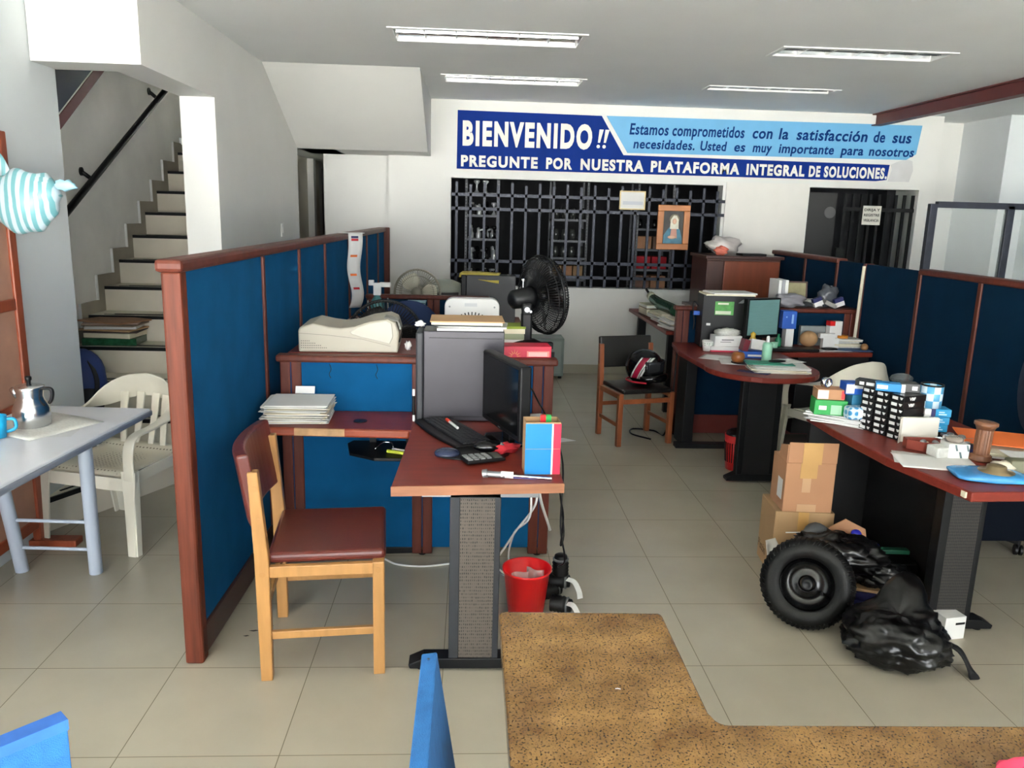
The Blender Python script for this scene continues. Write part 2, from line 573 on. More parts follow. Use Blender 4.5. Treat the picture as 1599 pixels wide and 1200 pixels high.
struct('staircase', g, [STEP, BLACKM, mat('stair_skirting', (150, 142, 128), 0.5, vary=0.1), PAPER])

# sloping soffit of the flight above, with the recess under it
struct('ceiling_soffit', G().prism([(6.71, 2.8), (7.93, 2.24), (8.62, 2.24), (8.62, 2.8)], -1.65, -0.42, 'x'), WALL)
struct('wall_recess', G().box(-1.53, 8.62, 0, -0.84, 8.76, 2.8), WALL)
struct('wall_pilaster', G().box(-0.85, 8.5, 0, -0.43, 8.76, 2.24), WALL)
struct('wall_corridor', G().box(-3.2, 7.95, 0, -2.9, 12, 2.8).box(-1.91, 9.5, 0, -1.80, 9.62, 2.8).box(-2.9, 9.52, 2.1, -1.91, 9.62, 2.8).box(-1.9, 10.9, 2.05, -1.3, 11.0, 2.8), STAIRW)
struct('wall_corridor_end', G().box(-3.2, 12, 0, -1.2, 12.1, 2.8).box(-1.40, 8.76, 0, -1.2, 12, 2.8), STAIRW)
struct('ceiling_corridor', G().box(-3.2, 7.93, 2.24, -1.3, 12, 2.3), CEIL)
struct('door_2', G().box(-2.7, 9.53, 0, -1.915, 9.57, 2.1), mat('drab_door', (92, 86, 66), 0.7, vary=0.3, vscale=8, stretch=(5, 1, 0.4)))
d3 = struct('door_3', G().box(-1.9, 10.92, 0, -1.53, 10.98, 2.05), mat('pinkish_brown_door', (138, 100, 84), 0.55, vary=0.1))

# back wall with the storeroom window and the gated doorway
WIN = (-0.21, 2.64, 0.93, 2.035)
DOOR = (3.57, 4.757, 0.0, 2.045)
struct('wall_back', slab(-0.43, 4.93, 8.5, 8.68, 0, 2.8, [WIN, DOOR], 'y'), WALL)
struct('trim_plaster_panel', G().box(2.67, 8.478, 0, 3.55, 8.5, 2.07), mat('warm_white_paint', (216, 214, 208), 0.65))
struct('baseboard_back', G().box(-0.43, 8.485, 0, 2.67, 8.5, 0.10), mat('baseboard_tile', (170, 164, 148), 0.4))
struct('wall_back_right', G().box(4.85, 8.68, 0, 4.93, 9.0, 2.8).box(4.85, 9.0, 0, 6.1, 9.15, 2.8), WALL)
struct('wall_right', G().box(5.72, -4.3, 0, 5.9, 9.0, 2.8), WALLG)
struct('wall_right_pier', G().box(5.45, 8.2, 0, 5.72, 9.0, 2.8), WALLG)
# storeroom behind the window
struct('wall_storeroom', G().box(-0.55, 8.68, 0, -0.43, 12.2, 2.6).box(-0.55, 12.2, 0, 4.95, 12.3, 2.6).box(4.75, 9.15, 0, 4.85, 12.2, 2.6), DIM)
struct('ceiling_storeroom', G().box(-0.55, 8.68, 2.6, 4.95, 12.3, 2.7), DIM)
# shop front
struct('wall_front', slab(-4.75, 5.9, SF_Y - 0.15, SF_Y, 0, 2.8, [(SF_X0, SF_X1, 0, SF_Z1)], 'y'), WALL)
# steel beam under the ceiling
bt = thing('ceiling_beam', 'dark red steel beam running under the ceiling at upper right', 'beam', (4.2, 5.0, 2.68))
obj('web', G().box(-0.006, -2.5, 0.0, 0.006, 3.49, 0.12), MAROON, bt)
obj('flange', G().box(-0.05, -2.5, 0.0, 0.05, 3.49, 0.01), MAROON, bt)
obj('flange', G().box(-0.05, -2.5, 0.108, 0.05, 3.49, 0.119), MAROON, bt)

# ------------------------------------------------------------------ ceiling lights
TROF = mat('mirror_reflector', (196, 198, 200), 0.16, 1.0)
TUBE = mat('fluorescent_tube', (240, 242, 240), 0.4)
FRAME = mat('lamp_frame', (225, 226, 224), 0.4)
LL = ['long recessed ceiling light nearest on the left, with bright mirror reflector',
      'recessed ceiling light behind the nearest left one, close above the welcome sign',
      'recessed ceiling light nearest on the right, duller louvred reflector',
      'recessed ceiling light farthest right, seen nearly edge-on above the sign']
for (x0, x1, y0, y1), lb in zip(LAMPS, LL):
    t = thing('ceiling_light', lb, 'ceiling light', ((x0 + x1) / 2, (y0 + y1) / 2, 2.8), 0, 'ceiling lights')
    a, b = (x1 - x0) / 2 - 0.002, (y1 - y0) / 2 - 0.002
    g = G()
    for p in ((-a - .02, -b - .02, a + .02, -b + .012), (-a - .02, b - .012, a + .02, b + .02), (-a - .02, -b, -a + .012, b), (a - .012, -b, a + .02, b)):
        g.box(p[0], p[1], -0.008, p[2], p[3], -0.001)
    g.box(-a, -b, 0.095, a, b, 0.1).box(-a, -b, 0, -a + .004, b, 0.095).box(a - .004, -b, 0, a, b, 0.095).box(-a, -b, 0, a, -b + .004, .095).box(-a, b - .004, 0, a, b, .095)
    obj('frame', g, FRAME, t)
    for s in (-1, 1):
        cy = s * b / 2
        pts = []
        hw = b / 2 - 0.012
        prof = [(cy + hw * math.cos(q), 0.008 + 0.075 * math.sin(q)) for q in [math.pi * i / 10 for i in range(11)]]
        g = G().grid(lambda u, v: (-a + 0.02 + u * (2 * a - 0.04), prof[round(v * 10)][0], prof[round(v * 10)][1]), 1, 10)
        obj('reflector', g, TROF, t, keep=True)
        obj('tube', G().cyl((-a + .04, cy, .045), (a - .04, cy, .045), .013), TUBE, t)
    for i in range(1, 6):
        x = -a + 2 * a * i / 6
        obj('louvre', G().box(x - .002, -b + .012, 0.004, x + .002, b - .012, 0.04), FRAME, t)

# ------------------------------------------------------------------ painted sign
sg = thing('painted_sign', 'blue welcome sign painted across the back wall above the barred window', 'sign', (2.27, 8.5, 2.125))
def SX(px): return -0.111 + (px - 720) * 0.006745 - 2.27
g = G().prism([(-2.42, 0.575), (-0.95, 0.565), (-0.705, 0.185), (2.13, 0.170), (2.115, 0.015), (2.0, 0.0), (-2.425, 0.0)], -0.006, -0.001, 'y')
obj('dark_blue_field', g, SIGND, sg, label='dark blue painted field')
g = G().prism([(-0.90, 0.567), (2.43, 0.575), (2.40, 0.285), (2.30, 0.225), (-0.665, 0.208)], -0.006, -0.001, 'y')
obj('sky_blue_field', g, SIGNL, sg, label='sky blue painted field')
def word(body, x0, x1, z, h, m, bold=0.0, shear=0.0, space=1.0):
    M = Matrix.Translation((x0, -0.0055, z)) @ Matrix.Rotation(R(90), 4, 'X')
    obj('lettering', G().text(body, x1 - x0, h, M, 0.004, bold, shear, space), m, sg)
word('BIENVENIDO', SX(722), SX(919), 0.245, 0.215, SIGNW, 0.05, 0, 1.22)
g = G()
for x in (SX(928), SX(937)):
    g.prism([(x, 0.30), (x + .022, 0.30), (x + .055, 0.43), (x + .012, 0.43)], -0.0095, -0.0055, 'y')
    g.cyl((x + 0.006, -0.0055, 0.262), (x + 0.006, -0.0095, 0.262), 0.018)
obj('lettering', g, SIGNW, sg)
for b, p0, p1 in (('PREGUNTE', 720, 837), ('POR', 850, 890), ('NUESTRA', 903, 1001), ('PLATAFORMA', 1012, 1151), ('INTEGRAL', 1162, 1254), ('DE', 1261, 1279), ('SOLUCIONES.', 1285, 1386)):
    word(b, SX(p0), SX(p1), 0.03, 0.10, SIGNW, 0.045, 0, 1.2)
for b, p0, p1 in (('Estamos', 976, 1036), ('comprometidos', 1042, 1154), ('con', 1167, 1198), ('la', 1208, 1223), ('satisfacción', 1236, 1348), ('de', 1358, 1376), ('sus', 1388, 1418)):
    word(b, SX(p0), SX(p1), 0.395, 0.105, SIGNT, 0.022, 0.12, 1.08)
for b, p0, p1 in (('necesidades.', 983, 1078), ('Usted', 1087, 1128), ('es', 1140, 1157), ('muy', 1169, 1199), ('importante', 1210, 1297), ('para', 1308, 1344), ('nosotros', 1353, 1425)):
    word(b, SX(p0), SX(p1), 0.258, 0.09, SIGNT, 0.022, 0.12, 1.08)
g = G().prism([(2.13, 0.0), (2.16, 0.12), (2.14, 0.17), (2.2, 0.2), (2.3, 0.235), (2.37, 0.215), (2.39, 0.12), (2.36, 0.0)], -0.005, -0.001, 'y')
obj('peeled_patch', g, mat('bare_plaster', (196, 196, 196), 0.8, vary=0.06), sg, label='bare peeled patch at the right end')

# ------------------------------------------------------------------ barred storeroom window
wg = thing('window_grille', 'long dark steel grille of bars across the storeroom window', 'window grille', (1.215, 8.45, 0.93))
x0, x1 = -1.42, 1.42
for z in (1.868, 1.727, 1.195, 1.045):
    obj('rail', G().box(x0, -0.012, z - 0.93 - 0.016, x1 + 0.02, 0.012, z - 0.93 + 0.016), GRILLE, wg)
nb = 20
for i in range(nb):
    x = x0 + 0.055 + i * (x1 - x0 - 0.12) / (nb - 1)
    obj('bar', G().box(x - 0.013, -0.012, 0.01, x + 0.013, 0.012, 1.065 if i % 2 == 0 else 1.04), GRILLE, wg)
# framed things hung on the bars
t = thing('framed_certificate', 'small pale gilt-framed certificate hung on the window bars', 'frame', (1.672, 8.43, 1.76))
obj('frame', G().box(-.135, -.012, 0, .135, .008, .012).box(-.135, -.012, .178, .135, .008, .19).box(-.135, -.012, .012, -.123, .008, .178).box(.123, -.012, .012, .135, .008, .178), mat('gilt', (206, 184, 130), 0.4, vary=0.1), t)
obj('sheet', G().box(-.123, -.004, .012, .123, .004, .178), PAPER, t)
obj('print', G().box(-.1, -.006, .05, .11, -.004, .085), mat('grey_print', (186, 190, 198), 0.7), t)
t = thing('framed_picture', 'wood-framed picture of a veiled figure in blue hung on the bars', 'picture', (2.115, 8.42, 1.36))
fw = mat('picture_wood', (176, 112, 62), 0.4, vary=0.1)
obj('frame', G().box(-.17, -.02, 0, .17, .01, .062).box(-.17, -.02, .398, .17, .01, .46).box(-.17, -.02, .062, -.105, .01, .398).box(.105, -.02, .062, .17, .01, .398), fw, t, bevel=.006)
obj('canvas', G().box(-.105, -.006, .062, .105, .004, .398), mat('picture_ground', (52, 50, 46), 0.5, vary=0.25, vscale=9), t)
P2 = lambda pts: [(a, b) for a, b in pts]
obj('halo', G().cyl((.01, -.0065, .315), (.01, -.009, .315), .052, n=28), mat('halo_paint', (120, 112, 88), 0.6, vary=0.2), t)
obj('robe', G().prism([(-.1, .064), (-.096, .15), (-.055, .215), (-.03, .24), (.045, .24), (.075, .2), (.097, .12), (.1, .064)], -.0115, -.009, 'y'), mat('robe_paint', (60, 116, 138), 0.5, vary=0.25, vscale=18), t)
obj('veil', G().prism([(-.035, .215), (-.03, .31), (.0, .355), (.03, .352), (.052, .31), (.056, .215)], -.014, -.0115, 'y'), mat('veil_paint', (206, 204, 186), 0.5, vary=0.15, vscale=18), t)
obj('face', G().ball((.01, -.014, .293), .03, (.75, .12, 1)), mat('face_paint', (206, 166, 140), 0.5), t)
obj('gown', G().prism([(-.03, .12), (-.02, .215), (.035, .215), (.045, .12)], -.0145, -.012, 'y'), mat('gown_paint', (190, 140, 122), 0.5, vary=0.15), t)
obj('hands', G().ball((-.01, -.014, .13), .03, (1.5, .15, .6)), MATS['face_paint'], t)

# ------------------------------------------------------------------ gated doorway
gt = thing('security_gate', 'dark barred steel gate standing in the doorway under the sign', 'gate', (4.37, 8.56, 0))
for i in range(9):
    x = -0.38 + i * 0.093
    obj('bar', G().box(x - .014, -.012, .04, x + .014, .012, 1.99), BLACKM, gt)
for z in (0.05, 1.0, 1.83):
    obj('rail', G().box(-.4, -.014, z - .02, .385, .014, z + .02), BLACKM, gt)
obj('lock_box', G().box(-.43, -.03, 1.32, -.34, .03, 1.42), BLACKM, gt)
d1 = struct('door_1', G().box(3.59, 8.70, 0, 3.97, 8.74, 2.0), mat('dark_door', (48, 48, 48), 0.6))
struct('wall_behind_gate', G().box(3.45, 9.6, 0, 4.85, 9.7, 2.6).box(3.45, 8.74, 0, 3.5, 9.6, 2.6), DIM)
one('reflection_disc', 'round grey reflection, built as a disc, on the dark door left of the gate', 'disc', G().cyl((0, 0, 0), (0, -.01, 0), .062, n=24), mat('reflection_grey', (96, 96, 96), .6), (3.90, 8.70, 1.79))  # grey circle of reflected light, modelled as a thin disc
nt_ = thing('paper_notice', 'white paper notice with three printed lines tied to the dark gate', 'notice', (4.29, 8.54, 1.67))
obj('sheet', G().box(-.1, -.003, 0, .1, 0, .2), mat('notice_paper', (208, 206, 196), .8), nt_)
for k, tx in enumerate(('DIRIJA Y', 'REGISTRE', 'VIGILANCIA')):
    M = Matrix.Translation((-.085, -.003, .145 - k * .055)) @ Matrix.Rotation(R(90), 4, 'X')
    obj('print', G().text(tx, .17, .026, M, .001, .02), BLACK, nt_)

# ------------------------------------------------------------------ handrail
t = thing('handrail', 'black tubular handrail climbing the stairwell wall', 'handrail', (-2.67, 5.1, 1.387))
obj('rail', G().cyl((0, 0, 0), (0, 2.6, 1.403), .024), BLACKM, t)
for y in (.87, 2.2):
    z = y * .5396
    obj('bracket', G().tube([(-.068, y - .04, z + .045), (-.05, y - .03, z + .03), (-.01, y, z - .01)], .016).cyl((-.07, y - .04, z + .045), (-.06, y - .04, z + .045), .03), BLACKM, t)

t = thing('light_switch', 'small white light switch on the left wall above the long partition', 'switch', (-1.65, 7.2, 1.44))
obj('plate', G().box(.0, -.04, 0, .008, .04, .11), WHITE, t, bevel=.003)
obj('rocker', G().box(.008, -.015, .03, .013, .015, .08), WHITE, t)
# ================================================================== LEFT: table, screen, stairs clutter
def monobloc(t, loc_legs=1.0):
    """one-piece plastic armchair facing local +x"""
    path = [(.24, .265, .40), (.245, .275, .56), (.20, .28, .628), (.06, .285, .645), (-.10, .275, .675), (-.205, .225, .712), (-.262, .12, .764), (-.28, 0, .782)]
    right = spline(path, 5)
    full = right + [Vector((p.x, -p.y, p.z)) for p in reversed(right[:-1])]
    n = len(full)
    ups, w, th = [], [], []
    for i, p in enumerate(full):
        k = min(max((-p.x + 0.04) / 0.31, 0), 1)
        k = k * k * (3 - 2 * k)
        if p.z < 0.6 and p.x > 0.1:
            ups.append(Vector((1, 0, 0.0)))
            w.append(.06)
        else:
            out = Vector((p.x * .9, p.y, 0)).normalized()
            ups.append((Vector((0, 0, 1)) * (1 - k) + (out + Vector((0, 0, .25))) * k))
            w.append(.055 + .085 * k * k)
        th.append(.014)
    for _ in range(4):
        ups = [ups[0]] + [(ups[i - 1] + ups[i] * 2 + ups[i + 1]).normalized() for i in range(1, n - 1)] + [ups[-1]]
    obj('arm_band', G().ribbon(full, ups, w, th), PLAST, t, bevel=.006, smooth=True)
    for y in (-.135, -.05, .05, .135):
        x = -.282 + abs(y) ** 2 * 1.6
        obj('back_slat', G().ribbon(spline([(x, y, .735), (x + .03, y * .98, .6), (-.2, y * .95, .435)], 4), [(1, 0, .3)] * 9, [.05 - .002 * i for i in range(9)], .012), PLAST, t, smooth=True, bevel=.003)
    def seat(u, v):
        x = -.215 + .45 * u
        y = (-.24 + .48 * v) * (1 - .06 * u * 0)
        z = .432 - .018 * (1 - ((u - .5) * 2) ** 2) * (1 - ((v - .5) * 2) ** 2) - .06 * max(0, u - .82) / .18 * max(0, u - .82) / .18
        z += .03 * max(0, .12 - u) / .12
        return (x, y, z)
    obj('seat', G().grid(seat, 14, 14), PLASTH, t, solid=.008)
    g = G()
    g.ribbon([(.235, -.24, .375), (.235, .24, .375)], [(1, 0, 0)] * 2, .07, .012)
    for s in (-1, 1):
        g.ribbon([(-.2, s * .243, .405), (.235, s * .25, .395)], [(0, 1, 0)] * 2, .06, .012)
    g.ribbon([(-.215, -.23, .41), (-.215, .23, .41)], [(1, 0, 0)] * 2, .06, .012)
    obj('apron', g, PLAST, t, bevel=.003)
    for sx, sy in ((1, 1), (1, -1), (-1, 1), (-1, -1)):
        if sx > 0:
            pts = [(.235, sy * .258, .45), (.245, sy * .262, .3), (.262, sy * .268, .0)]
        else:
            pts = [(-.195, sy * .222, .44), (-.225, sy * .228, .3), (-.275, sy * .232, .0)]
        g = G()
        g.ribbon(pts, [(1, 0, 0)] * 3, [.085, .064, .046], [.012] * 3)
        q = [Vector(p) + Vector((-sx * .018, sy * .026, 0)) for p in pts]
        g.ribbon(q, [(0, 1, 0)] * 3, [.05, .044, .036], [.012] * 3)
        obj('leg', g, PLAST, t, bevel=.003)

pc = thing('plastic_armchair', 'white plastic armchair with slatted back pulled up to the grey-legged table', 'chair', (-1.80, 4.04, 0), -107, 'plastic armchairs', s=.95)
monobloc(pc)
pc2 = copy_tree(pc)
pc2.location = (2.55, 5.24, 0)
pc2.rotation_euler = (0, 0, R(110))
pc2['label'] = 'ivory plastic armchair in the dark between the two right-hand desks'

t = thing('folding_table', 'white-topped table with grey tubular legs at the left edge', 'table', (-1.497, 3.737, 0), -4)
obj('table_top', G().box(-.56, -1.45, .722, 0, 0, .75), TABLET, t, bevel=.008)
obj('edge_band', G().box(-.565, -1.455, .715, .006, .006, .741), mat('grey_edge_band', (128, 134, 146), .4), t, bevel=.006)
for a, b in (((-.09, -.42, .72), (-.215, -.2, 0)), ((-.49, -.42, .72), (-.56, -.205, 0)), ((-.1, -1.25, .72), (-.14, -1.3, 0)), ((-.5, -1.25, .72), (-.55, -1.3, 0))):
    o = obj('leg', G().cyl(a, b, .029), GREYM, t)
for z in (.288, .135):
    k = z / .72
    obj('crossbar', G().cyl((-.215 + .125 * k, -.2 - .22 * k, z), (-.575 + .055 * k, -.205 - .215 * k, z), .008), GREYM, t)

t = thing('coffee_pot', 'dented aluminium coffee pot with a black handle on the newspaper', 'pot', (-1.86, 3.40, .7535), 0)
obj('body', G().lathe([(.0, 0), (.066, 0), (.072, .01), (.072, .075), (.064, .095), (.052, .115), (.05, .13), (.055, .16), (.055, .165)], 28), ALU, t)
obj('lid', G().lathe([(.058, .165), (.058, .171), (.05, .176), (.012, .186), (.0, .186)], 28), ALU, t)
obj('knob', G().lathe([(.008, .186), (.009, .196), (.013, .2), (.013, .212), (.008, .216), (0, .216)], 14), BLACK, t)
obj('handle', G().ribbon(spline([(.05, .0, .163), (.085, 0, .163), (.094, 0, .145), (.088, 0, .115), (.076, 0, .098)], 4), [(1, 0, .2)] * 17, .018, .012), BLACK, t, bevel=.004, smooth=True)
obj('spout', G().tube([(-.045, 0, .13), (-.065, 0, .15), (-.075, 0, .162)], [.018, .014, .01]), ALU, t)
t = thing('blue_mug', 'turquoise plastic mug beside the coffee pot, cut by the left frame edge', 'mug', (-1.90, 3.215, .7535), 20)
obj('body', G().lathe([(0, 0), (.03, 0), (.037, .09), (.034, .09), (.028, .005), (0, .005)], 22), CYAN, t)
obj('handle', G().tube(spline([(.034, 0, .075), (.062, 0, .07), (.064, 0, .035), (.032, 0, .02)], 4), .007), CYAN, t)
def sheet(w, d, wav=.003, n=8, th=.0012, sd=0):
    rr = random.Random(sd)
    a, b = rr.uniform(4, 9), rr.uniform(0, 6)
    return G().grid(lambda u, v: (w * (u - .5), d * (v - .5), .001 + wav * (1 + math.sin(a * u + b)) * (.3 + v) * .6), n, n)
one('newspaper', 'unfolded newspaper spread under the coffee pot', 'newspaper', sheet(.42, .34, .003, sd=1), NEWS, (-1.86, 3.42, .7508), -28, solid=.001)
one('letter_sheet', 'printed letter sheet poking out from under the newspaper', 'paper', sheet(.2, .27, .0005, sd=2), mat('printed_paper', (202, 204, 206), .8, vary=.08, vscale=30, stretch=(1, 8, 1)), (-1.745, 3.36, .7502), 8)

# orange wooden screen standing against the column
t = thing('wooden_screen', 'orange wooden framed screen standing on a foot against the left wall', 'screen', (-2.14, 3.895, 0), 0)
for y in (-.05, -.95):
    obj('stile', G().box(-.02, y - .0, .03, .02, y + .055, 2.0), ORWOOD, t, bevel=.006)
for z in (.1, .70, 1.19, 1.94):
    obj('rail', G().box(-.018, -.9, z, .018, -.05, z + .055), ORWOOD, t, bevel=.005)
for z0, z1 in ((.155, .70), (.755, 1.19), (1.245, 1.94)):
    obj('panel', G().box(-.006, -.9, z0, .006, -.05, z1), mat('screen_panel', (176, 132, 110), .7, vary=.12), t)
obj('foot', G().box(-.04, -.06, 0, .19, .02, .035), ORWOOD, t, bevel=.006)
obj('foot', G().box(-.04, -.95, 0, .10, -.89, .035), ORWOOD, t, bevel=.006)
bagm = mat('striped_bag', (170, 196, 202), .3, alpha=.92)
nt = bagm.node_tree
wv = nt.nodes.new('ShaderNodeTexWave')
wv.inputs['Scale'].default_value = 9.0
wv.inputs['Distortion'].default_value = 1.2
tcw = nt.nodes.new('ShaderNodeTexCoord')
nt.links.new(tcw.outputs['Object'], wv.inputs['Vector'])
rw = nt.nodes.new('ShaderNodeValToRGB')
rw.color_ramp.elements[0].position = .4
rw.color_ramp.elements[0].color = (*lin((104, 160, 166)), 1)
rw.color_ramp.elements[1].position = .6
rw.color_ramp.elements[1].color = (*lin((178, 196, 204)), 1)
nt.links.new(wv.outputs['Color'], rw.inputs[0])
nt.links.new(rw.outputs[0], nt.nodes['Principled BSDF'].inputs['Base Color'])
t = thing('carrier_bag', 'blue and white striped plastic bag hanging at the top of the orange screen', 'bag', (-2.0, 3.76, 1.55), 0)
obj('sack', G().ball((0, 0, .14), .15, (1.0, .5, .95), 28, 18, fn=lambda d: 1 + .05 * math.sin(9 * d.x + 3 * d.z) + (.18 if d.x > .6 and d.z > .1 else 0) - .12 * max(0, d.z) * abs(d.x)), bagm, t)
obj('handle', G().ribbon(spline([(-.06, 0, .25), (-.09, 0, .32), (-.13, 0, .36)], 4), [(0, 1, 0)] * 9, .05, .004), bagm, t, smooth=True)
obj('knot', G().ball((.19, 0, .215), .04, (1.3, .5, .6), 12, 8, fn=lambda d: 1 + .2 * math.sin(11 * d.x + 5 * d.z)), mat('bag_knot', (150, 200, 220), .35), t)

# folders on the stairs
zst = .72
spec = [('kraft', 'thick green plastic-wrapped bundle at the bottom of the folder pile on the stairs', mat('green_wrap', (34, 84, 54), .25, vary=.35, vscale=30), .05, .36, .25, 4),
        ('w', 'white paper block on the green bundle in the stair pile', PAPERC, .035, .33, .24, -6),
        ('d', 'dark-edged folder low in the stair pile', mat('dark_folder', (74, 62, 56), .7), .012, .36, .25, 3),
        ('b', 'brown folder in the middle of the stair pile', KRAFT, .012, .37, .26, -8),
        ('w', 'sheaf of white papers in the middle of the stair pile', PAPER, .02, .34, .24, 7),
        ('b', 'bent grey-brown folder below the topmost in the stair pile', mat('grey_brown_folder', (128, 112, 96), .7), .012, .36, .26, -3),
        ('p', 'pinkish folder near the top of the stair pile', mat('pink_folder', (176, 148, 136), .7), .01, .36, .25, 10),
        ('k', 'brown kraft folder on the very top of the stair pile', mat('brown_folder', (150, 112, 82), .7, vary=.06), .012, .39, .29, -24)]
z = zst + .002
for i, (k, lb, m_, h, w, d, a) in enumerate(spec):
    nm = 'paper_bundle' if i in (0, 1, 4) else 'folder'
    one(nm, lb, 'bundle' if i in (0, 1, 4) else 'folder', G().box(-w / 2, -d / 2, 0, w / 2, d / 2, h), m_, (-2.50 + .006 * (i % 3), 5.72 - .004 * (i % 2), z), a, 'folders piled on the stairs', bevel=.004)
    z += h + .0008
# backpack and bottles behind the chair, on the stairs
t = thing('backpack', 'dark blue and black backpack slumped on the stairs behind the left wall edge', 'backpack', (-2.46, 5.1, .36), 0)
obj('body', G().ball((0, 0, .21), .21, (.75, .55, 1.0), 20, 14, fn=lambda d: 1 + .05 * math.sin(7 * d.z + 4 * d.x)), mat('blue_nylon', (30, 52, 110), .6), t)
obj('pocket', G().ball((.05, -.07, .1), .13, (.9, .6, .8), 16, 10, fn=lambda d: 1 + .05 * math.sin(8 * d.z)), mat('black_nylon', (18, 19, 24), .6), t)
obj('strap', G().ribbon(spline([(.06, -.03, .38), (.14, -.1, .25), (.12, -.1, .08)], 5), [(1, -.3, 0)] * 11, .035, .008), MATS['black_nylon'], t)
def bottle(name, label, loc, m1, m2, h=.1, r=.02, group='small bottles on the lower step'):
    t = thing(name, label, 'bottle', loc, 0, group)
    obj('body', G().lathe([(0, 0), (r, 0), (r, h * .6), (r * .8, h * .72), (r * .4, h * .8), (r * .4, h * .86)], 16), m1, t)
    obj('cap', G().cyl((0, 0, h * .86), (0, 0, h), r * .48), m2, t)
    return t
bottle('small_bottle', 'small clear bottle with white cap on the step behind the table', (-2.13, 4.52, .181), CLEAR, WHITE, .26, .035)
bottle('small_bottle', 'small pink-topped bottle on the step nearest the left wall', (-2.16, 4.62, .181), CLEAR, mat('pink_cap', (206, 140, 150), .5), .24, .035)
bottle('small_bottle', 'small yellow-filled bottle low on the step behind the table', (-2.08, 4.45, .181), mat('yellow_plastic', (206, 176, 80), .4), WHITE, .17, .03)

# ================================================================== LONG LEFT PARTITION
def fabric_partition(t, L, H, battens, fab, wd, rail=None, base=.14, face=0.0, th=.06, cap=True):
    """long partition along local +y, visible face at x = 0"""
    edges = [0.0] + battens + [L]
    for a, b in zip(edges[:-1], edges[1:]):
        obj('fabric_panel', G().box(-th, a + .012, base - .01, -.006, b - .012, H - .045), fab, t)
    for b in battens:
        obj('batten', G().box(-th - .008, b - .016, base, .006, b + .016, H - .045), wd, t, bevel=.006)
    obj('base_rail', G().box(-th - .006, 0, .02, .004, L, base), WOODD, t, bevel=.006)
    for a, b in (rail or [(0, L)]):
        obj('top_rail', G().box(-th - .018, a - .03, H - .045, .016, b, H), wd, t, bevel=.014)
lp = thing('blue_partition', 'long blue fabric partition with wooden posts between the stairs and desks', 'partition', (-.985, 2.785, 0), -1.02)
fabric_partition(lp, 5.62, 1.515, [1.03, 1.77, 2.5, 3.42, 4.36, 5.1], BLUEF, WOOD)
g = G().box(-.065, -.012, .0, .004, .05, 1.475)
obj('end_post', g, WOODV, lp, bevel=.01)
obj('far_post', G().box(-.07, 5.6, 0, .05, 5.66, 1.515), WOOD, lp, bevel=.008)
for y in (.02, 5.63):
    obj('levelling_foot', G().cyl((-.03, y, 0), (-.03, y, .02), .02), BLACK, lp)
t = thing('calendar_strip', 'long curling printed paper strip draped over the blue partition', 'paper strip', (-.905, 6.1, .98))
def strip(u, v):
    zz_ = -.02 + .562 * v
    return (-.005 + (.08 + .02 * v) * u + .03 * math.sin(v * 8) * (1 - v), .05 * u - .03 * math.sin(v * 7) * (1 - v) - .02, zz_)
obj('strip', G().grid(strip, 3, 24), PAPER, t, solid=.001)
for zz_, m_ in ((.48, REDC), (.36, ORANGE), (.22, ORANGE), (.12, REDC), (.5, NAVY)):
    v = (zz_ + .02) / .562
    obj('print', G().grid(lambda u, q: (strip(.2 + .5 * u, v + .03 * q)[0], strip(.2 + .5 * u, v + .03 * q)[1] - .0015, strip(0, v + .03 * q)[2]), 2, 2), m_, t)
obj('fold', G().box(-.08, -.05, .537, .11, .06, .54), PAPER, t)

# ================================================================== FIRST LOW PANEL AND DESK
t = thing('low_partition', 'low blue fabric partition with wooden cap behind the nearest desk', 'partition', (-.25, 3.78, 0))
def lowpanel(t, x0, x1, posts, H, fab, wd, base=.045):
    ed = [x0] + [p for p in posts] + [x1]
    obj('fabric_panel', G().box(x0, -.022, base, x1, .022, H - .035), fab, t)
    for p in posts:
        for q in (-.026, .026):
            obj('post', G().box(p + q - .024, -.03, .012, p + q + .024, .03, H - .032), wd, t, bevel=.005)
        obj('levelling_foot', G().cyl((p, 0, 0), (p, 0, .014), .018), BLACK, t)
    obj('cap_rail', G().box(x0 - .02, -.038, H - .034, x1 + .02, .038, H), wd, t, bevel=.01)
lowpanel(t, -.64, .66, [-.592, .03, .61], 1.015, BLUEF, WOOD)
one('shelf_board', 'wooden shelf board behind the cap of the nearest low blue partition', 'shelf', G().box(-.62, .0, -.03, .63, .5, 0).box(-.60, .02, -1.0148, -.57, .48, -.03).box(.58, .02, -1.0148, .61, .48, -.03), MAHOG, (-.25, 3.825, 1.0148), bevel=.004)

def mesh_leg(t, x0, x1, y, foot0, foot1, mp=None, fm=None):
    t2 = obj('leg', G().box(x0, y - .03, .03, x0 + .037, y + .03, .71).box(x1 - .022, y - .03, .03, x1, y + .03, .71).box(x0, y - .03, .03, x1, y + .03, .05).box(x0, y - .03, .69, x1, y + .03, .71), fm or DGREY, t, bevel=.003)
    obj('mesh_panel', G().box(x0 + .037, y - .027, .05, x1 - .022, y - .022, .69).box(x0 + .037, y + .022, .05, x1 - .022, y + .027, .69), mp or MESHP, t2)
    obj('foot_bar', G().prism([(foot0, .03), (foot0 + .055, .055), (foot1 - .05, .055), (foot1, .03), (foot1 - .005, .014), (foot0 + .005, .014)], y - .035, y + .035, 'y'), BLACKM, t2, bevel=.003)
    for x in (foot0 + .05, foot1 - .05):
        obj('glide', G().cyl((x, y, 0), (x, y, .016), .02), BLACK, t2)

